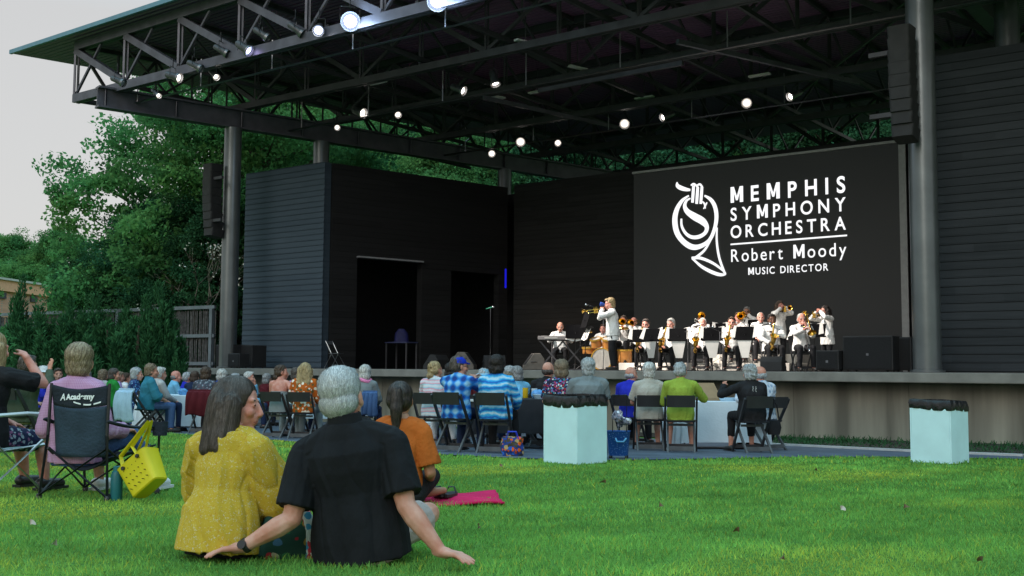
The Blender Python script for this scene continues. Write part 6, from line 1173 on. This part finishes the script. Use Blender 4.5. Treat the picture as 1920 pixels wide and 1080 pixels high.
# music stands
def stand_make():
    e = empty('music_stand', (0, 0, 0)); m = MB(); m.box((0, 0, .86), (.52, .012, .34), rotx(-.42)); m.build('desk', M_desk, e, False, .004); m = MB(); m.box((0, .10, .715), (.5, .07, .012), rotx(-.42)); m.build('lip', M_resin, e, False)
    m = MB(); m.tube([V(0, -.02, .84), V(0, -.02, .05)], .012); m.build('post', M_tube, e)
    for k in range(3): a = k * 2.094 + .5; m = MB(); m.tube([V(0, -.02, .14), V(.24 * math.cos(a), -.02 + .24 * math.sin(a), .012)], .009, 6); m.build('foot', M_tube, e)
    return e
def banner_add(e): m = MB(); m.prism([V(-.17, -.055, .70), V(.17, -.055, .70), V(.10, -.05, .30), V(-.06, -.05, .30)], V(0, .006, 0)); m.build('banner', M_paper, e, False)
ms0 = stand_make(); MSU = [0]
def mstand(px, n, yaw, label, banner=False, z=0):
    o = ms0 if MSU[0] == 0 else copytree(ms0_plain()); MSU[0] += 1; p = stg(px, n); p[2] += z; yaw += .35 * math.sin(MSU[0] * 2.3); o.rotation_euler.y = .05 * math.sin(MSU[0] * 3.1); place(o, p, yaw, label=label, cat='music stand', group='music stands')
    if banner: banner_add(o)
    m = MB()
    for x, a in ((-.13, .12), (.13, -.12)): m.box(V(x * (1.45 if banner else .85), .012, .89), (.23, .004, .30), rotx(-.42) @ rotz(a) @ roty(a * 1.5))
    m.build('sheet_music', M_paper, None, False, loc=p, rz=yaw, label='white sheet music open on the ' + label, cat='sheet music'); return o
def ms0_plain():
    for c in list(ms0.children):
        if c.name.startswith('banner'): c.parent = None; c['_'] = 1
    return ms0
# (the first stand has no banner, so copies stay plain)
mstand(1196, 23.3, D(-30), 'music stand nearest the soloist'); mstand(1222, 23.0, D(-22), 'music stand with a white banner, second from the soloist', True); mstand(1272, 23.1, D(-25), 'music stand with a white banner, third from the soloist', True); mstand(1336, 23.0, D(-22), 'music stand with a white banner, fourth from the soloist', True); mstand(1397, 22.9, D(-15), 'music stand with a banner before the fourth saxophonist', True)
mstand(1352, 25.2, D(-20), 'music stand in the second row behind the third saxophonist', z=.2); mstand(1412, 26.8, D(-20), 'music stand in front of the highest player', z=.35); mstand(1494, 25.3, D(-40), 'music stand beside the woman standing at the back'); mstand(1527, 24.9, D(-50), 'music stand of the player at the right end', z=.12); mstand(1099, 22.8, D(-60), 'tall music stand between the pianist and the soloist', z=.0).scale.z = 1.5
mstand(1078, 23.2, D(-10), 'low music stand in front of the keyboard').scale.z = 1.15
# risers
M_riser = mat('pale riser', (.55, .52, .47), .7, .1)
for a_, b_3, n0, n1, h, l in ((1160, 1480, 25.0, 26.9, .2, 'low pale riser under the second row'), (1330, 1500, 26.95, 29.2, .45, 'higher riser under the back row')):
    q0, q1 = stg(a_, n0), stg(b_3, n0); d = nrm(q1 - q0); m = MB(); m.prism([q0 - q0, q1 - q0, q1 - q0 + NN * (n1 - n0), NN * (n1 - n0)], UP * (h - .006)); m.build('riser', M_riser, loc=q0 + UP * .002, smooth=False, bev=.01, label=l, cat='riser', group='band risers')
# microphones
def mic(px, n, h, label, boom=None, tip=None):
    e = empty('microphone_stand', stg(px, n), 0, label=label, cat='microphone stand', group='microphone stands'); m = MB(); m.lathe([(.14, 0), (.14, .012), (.02, .03)], (0, 0, 0)); m.build('base', M_tube, e); m = MB(); m.tube([V(0, 0, .02), V(0, 0, h)], .011); m.build('pole', M_pipe, e); t = V(0, 0, h) + V(*(boom or (0, 0, 0)))
    if boom: m = MB(); m.tube([V(0, 0, h) - V(*boom) * .3, t], .008); m.build('boom', M_tube, e)
    d = nrm(V(*(tip or (1, -.2, .25)))); m = MB(); m.cap(t - d * .12, .012, t + d * .04, .018); m.build('microphone', mat('green mic body', (.03, .28, .16), .4) if not boom else M_tube, e); m = MB(); m.ell(t + d * .07, .032); m.build('mic_grille', M_silver, e); return e
mic(919, 22.3, 1.62, 'lone microphone on a straight stand at the stage front'); mic(1131, 22.0, 1.42, 'microphone stand in front of the soloist', (-.35, -.1, .12), (-1, 0, .3)); mic(1458, 22.9, .95, 'short microphone stand before the rightmost saxophonist', (-.2, .1, .1)); mic(1290, 23.0, .95, 'short microphone stand between the second and third saxophonists', (.25, .1, .12)); mic(1350, 22.8, .9, 'short microphone stand between the third and fourth saxophonists', (-.2, .12, .1))
# folding chair frame standing alone on the stage
fc = empty('metal_chair', stg(628, 22.6), D(70), label='empty thin metal folding chair standing alone at the left of the stage', cat='folding chair')
for x in (-.2, .2):
    m = MB(); m.tube([V(x, -.28, 0), V(x, .02, .45), V(x, .22, .82)], .011); m.build('leg', M_alu, fc); m = MB(); m.tube([V(x, .25, 0), V(x, .0, .45)], .011); m.build('leg', M_alu, fc)
m = MB(); m.loft([((0, -.03, .44), V(.2, 0, 0), V(0, .18, 0)), ((0, -.03, .455), V(.2, 0, 0), V(0, .18, 0))], 20, .4); m.build('seat', M_resin2, fc); m = MB(); m.loft([((0, .175, .72), V(.2, 0, 0), V(0, .01, 0)), ((0, .215, .82), V(.2, 0, 0), V(0, .01, 0))], 16, .4); m.build('backrest', M_resin2, fc)
# backstage table and the blue light strip
bt_ = empty('side_table', stg(752, 27.4) + S * 1.5 * 0, D(-36), label='small table with dim blue-lit gear inside the backstage doorway', cat='table'); m = MB(); m.box((0, 0, .9), (1.0, .6, .04)); m.build('tabletop', mat('top tinted by blue light', (.05, .06, .14), .6), bt_, False, .005)  # blue light on the table is put into its top colour
for x in (-1, 1):
    for y in (-1, 1): m = MB(); m.bar(V(x * .46, y * .26, 0), V(x * .46, y * .26, .878), .04, .04); m.build('leg', M_pipe, bt_, False)
m = MB(); m.loft([((0, 0, 0), V(.25, 0, 0), V(0, .2, 0)), ((0, 0, .3), V(.22, 0, 0), V(0, .16, 0)), ((0, 0, .45), V(.1, 0, 0), V(0, .1, 0))], 16, .5); m.build('equipment_case', mat('cloth tinted by blue light', (.006, .008, .05), .7, .3, 9, emit=(.02, .03, .5), estr=.012), loc=V(*bt_.location) + UP * .922, label='draped equipment with a blue light tint on the backstage table', cat='equipment')  # blue light is put into its colour and a faint emission
p = on_n(948, 522, 30.9); m = MB(); m.cap(p - UP * .32, .035, p + UP * .32, .035, 10); m.build('light_strip', emis('blue lamp', (.02, .02, 1), .45), loc=(0, 0, 0), label='short upright blue light strip in the rear corner of the stage', cat='light')
q = stg(985, 29.6); up_ = empty('floor_lamp', q, 0, label='small warm uplight on the stage floor in front of the back wall', cat='lamp'); m = MB(); m.lathe([(.09, 0), (.1, .02), (.1, .18), (.085, .2)], (0, 0, 0), seg=16); m.build('housing', M_tube, up_); m = MB(); m.lathe([(.003, .196), (.08, .196)], (0, 0, 0), seg=16); m.build('lens', emis('amber lens', (1, .45, .15), 2.5), up_)
for i, (px, py) in enumerate(((708, 155), (880, 107), (1096, 61), (1008, 172), (1208, 183), (1424, 141), (985, 79), (1083, 127), (930, 181))):
    p = on_z(px, py, 10.35); e = empty('strip_fitting', p, 0, label='short pale unlit strip fitting fixed under the dark roof steel', cat='light fitting', group='pale strip fittings under the roof'); d = A if i < 6 else S
    m = MB(); m.bar(-d * .33, d * .33, .16, .05); m.build('tray', mat('pale enamel', (.62, .6, .62), .4, .08), e, False); m = MB(); m.bar(UP * .03, UP * .75, .03, .03); m.build('hanger', M_steel, e, False)
# ------------------------------------------------------------------ stage lights
M_can = mat('lamp can', (.05, .05, .055), .4, .2); M_rim = mat('lamp rim', (.16, .16, .17), .35, .1, metal=.6); M_hot = emis('lamp lens', (.90, .95, 1), 20); M_hotw = emis('warm lamp lens', (1, .93, .84), 9); M_vio = emis('violet lamp lens', (.62, .55, 1), 8); M_refl = emis('warm lit reflector', (1, .90, .78), .75); M_halob = emis('violet lit reflector', (.55, .66, 1), .85); M_off = mat('glass lens', (.3, .33, .38), .1)
def stage_light(px, py, Y, r, aim, label, lens):
    p = at(px, py, Y); d = nrm(V(*aim) - p); e = empty('stage_light', p - d * .0, 0, label=label, cat='stage light', group='stage lights under the roof')
    m = MB(); m.lathe([(r * .55, -.42), (r * .75, -.38), (r * .8, -.15), (r, -.03), (r * 1.04, 0), (r * .98, 0), (r * .95, -.03)], (0, 0, 0), d, 20); m.build('housing', M_can, e)
    m = MB(); m.lathe([(r * .55, -.006), (r * .72, -.003), (r * .97, -.012)], (0, 0, 0), d, 20, False); m.build('halo_ring', M_refl if lens is M_hotw else (M_halob if lens is not M_off else M_off), e)  # ring emits on lit lamps, imitating soft glow round the lens; plain otherwise
    m = MB(); m.lathe([(.002, .012), (r * .3, .008), (r * (.62 if lens is not M_hot else .8), -.006)], (0, 0, 0), d, 20); m.build('lens', lens, e)
    side = nrm(np.cross(d, UP)); m = MB(); m.tube([side * r * 1.15 - d * .2, side * r * 1.15 - d * .2 + UP * (r + .12), -side * r * 1.15 - d * .2 + UP * (r + .12), -side * r * 1.15 - d * .2], .014, 6); m.build('yoke', M_can, e)
    m = MB(); m.lathe([(r * 1.0, -.02), (r * 1.16, -.02), (r * 1.16, .05), (r * 1.12, .05), (r * 1.0, -.015)], (0, 0, 0), d, 20, False); m.build('rim', M_rim, e)
    top = TZ0 - p[2] + .1 if p[2] < TZ0 - .3 else .5; m = MB(); m.tube([-d * .2 + UP * (r + .12), -d * .2 + UP * max(r + .3, top)], .02, 6); m.build('clamp', M_can, e); return p, e
BANDC = stg(1330, 24.5) + UP * 1; CAMT = V(0, 4, 1.5)
LT = [(657, 40, 25.9, .21, (0, 8, 1), 'largest glaring white stage light on the front truss', M_hot), (820, 2, 24.3, .21, (0, 8, 1), 'glaring white stage light cut by the top edge of the picture', M_hot), (597, 57, 26.6, .13, (-4, 12, 1), 'white stage light just left of the largest glaring one', M_hot), (466, 95, 28.2, .14, (10, 24, -2), 'violet-white stage light hanging on the front truss', M_vio), (335, 146, 30, .13, (16, 24, 1), 'stage light nearest the left end of the front truss', M_hotw), (405, 144, 29.8, .09, (0, 22, 1), 'small stage light second from the left end of the front truss', M_hotw), (297, 179, 31, .07, (0, 22, 1), 'faint stage light above the end of the main beam', M_hotw),
      (680, 212, 33.8, .15, (14, 22, 1), 'stage light over the side wall, left of a pair', M_hotw), (746, 215, 33.9, .10, (2, 20, 1), 'stage light over the side wall, right of a pair', M_hotw), (632, 239, 35.6, .09, (0, 20, 1), 'low stage light hanging by the second column', M_hotw), (868, 170, 31, .13, (18, 22, 0), 'stage light under the middle truss, tilted left', M_hotw), (929, 157, 30.2, .13, (4, 26, -6), 'stage light under the middle truss, right of the tilted one', M_hotw), (976, 266, 37.6, .15, (0, 18, 1), 'bright round stage light above the rear corner', M_hotw), (1046, 268, 37.8, .11, (2, 18, 1), 'round stage light just right of the bright one above the rear corner', M_hotw), (922, 288, 39, .12, (0, 18, 1), 'lowest round stage light, above the third column', M_hotw), (1171, 232, 35, .15, (2, 16, 1), 'bright stage light above the left edge of the screen', M_hotw), (1243, 220, 34, .12, (-16, 26, 0), 'narrow tilted stage light above the horn emblem', M_hotw), (1400, 193, 32, .14, (2, 14, 1), 'bright stage light above the orchestra title', M_hotw), (1482, 181, 31.2, .12, (-10, 24, 0), 'tilted stage light right of the bright one above the title', M_hotw)]
LP = {}
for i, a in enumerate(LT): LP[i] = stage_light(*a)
for i, (px, py, Y) in enumerate(((425, 100, 29.0), (375, 128, 29.5), (565, 62, 27.2), (230, 155, 31.2), (500, 70, 28.0))): stage_light(px, py, Y, .11, BANDC, ('unlit stage light left of the violet one', 'unlit stage light between two small lit ones', 'unlit stage light with glinting bracket beside the white one', 'unlit stage light at the very left of the front truss', 'unlit stage light right of the violet one')[i], M_off)
def spot(p, aim, en, col, ang, blend=.5, name='spot beam', r=.12):
    l = bpy.data.lights.new(name, 'SPOT'); l.energy = en; l.color = col; l.spot_size = D(ang); l.spot_blend = blend; l.shadow_soft_size = r; o = bpy.data.objects.new(name, l); COL.objects.link(o); o.location = tuple(p); o.rotation_euler = Vector(V(*aim) - p).to_track_quat('-Z', 'Y').to_euler(); return o
for i, (k, px, en) in enumerate(((0, 1250, 7600), (1, 1440, 7600), (2, 1120, 6800))):
    p = LP[k][0]; aim = stg(px, 24.2) + UP * .9; d = nrm(aim - p); spot(p + d * .5 + UP * -.1, aim, en, (1, .90, .81), 26 if k else 24)
for k, px in ((10, 1180), (11, 1330), (15, 1300), (17, 1450)): p = LP[k][0]; aim = stg(px, 24.5); d = nrm(aim - p); spot(p + d * .5, aim, 380, (1, .9, .8), 50)
for k in (0, 1):                           # spill of the two big floodlights on the steel around them
    l = bpy.data.lights.new('flood spill', 'POINT'); l.energy = 80; l.color = (.5, .72, 1); l.shadow_soft_size = .2; o = bpy.data.objects.new('flood spill', l); COL.objects.link(o); d = nrm(V(*LT[k][4]) - LP[k][0]); o.location = tuple(LP[k][0] + d * .35)
p = q + UP * .26; spot(p, p + V(.2, .3, 1) + NN * .3, 30, (1, .5, .2), 100, .8, r=.05)
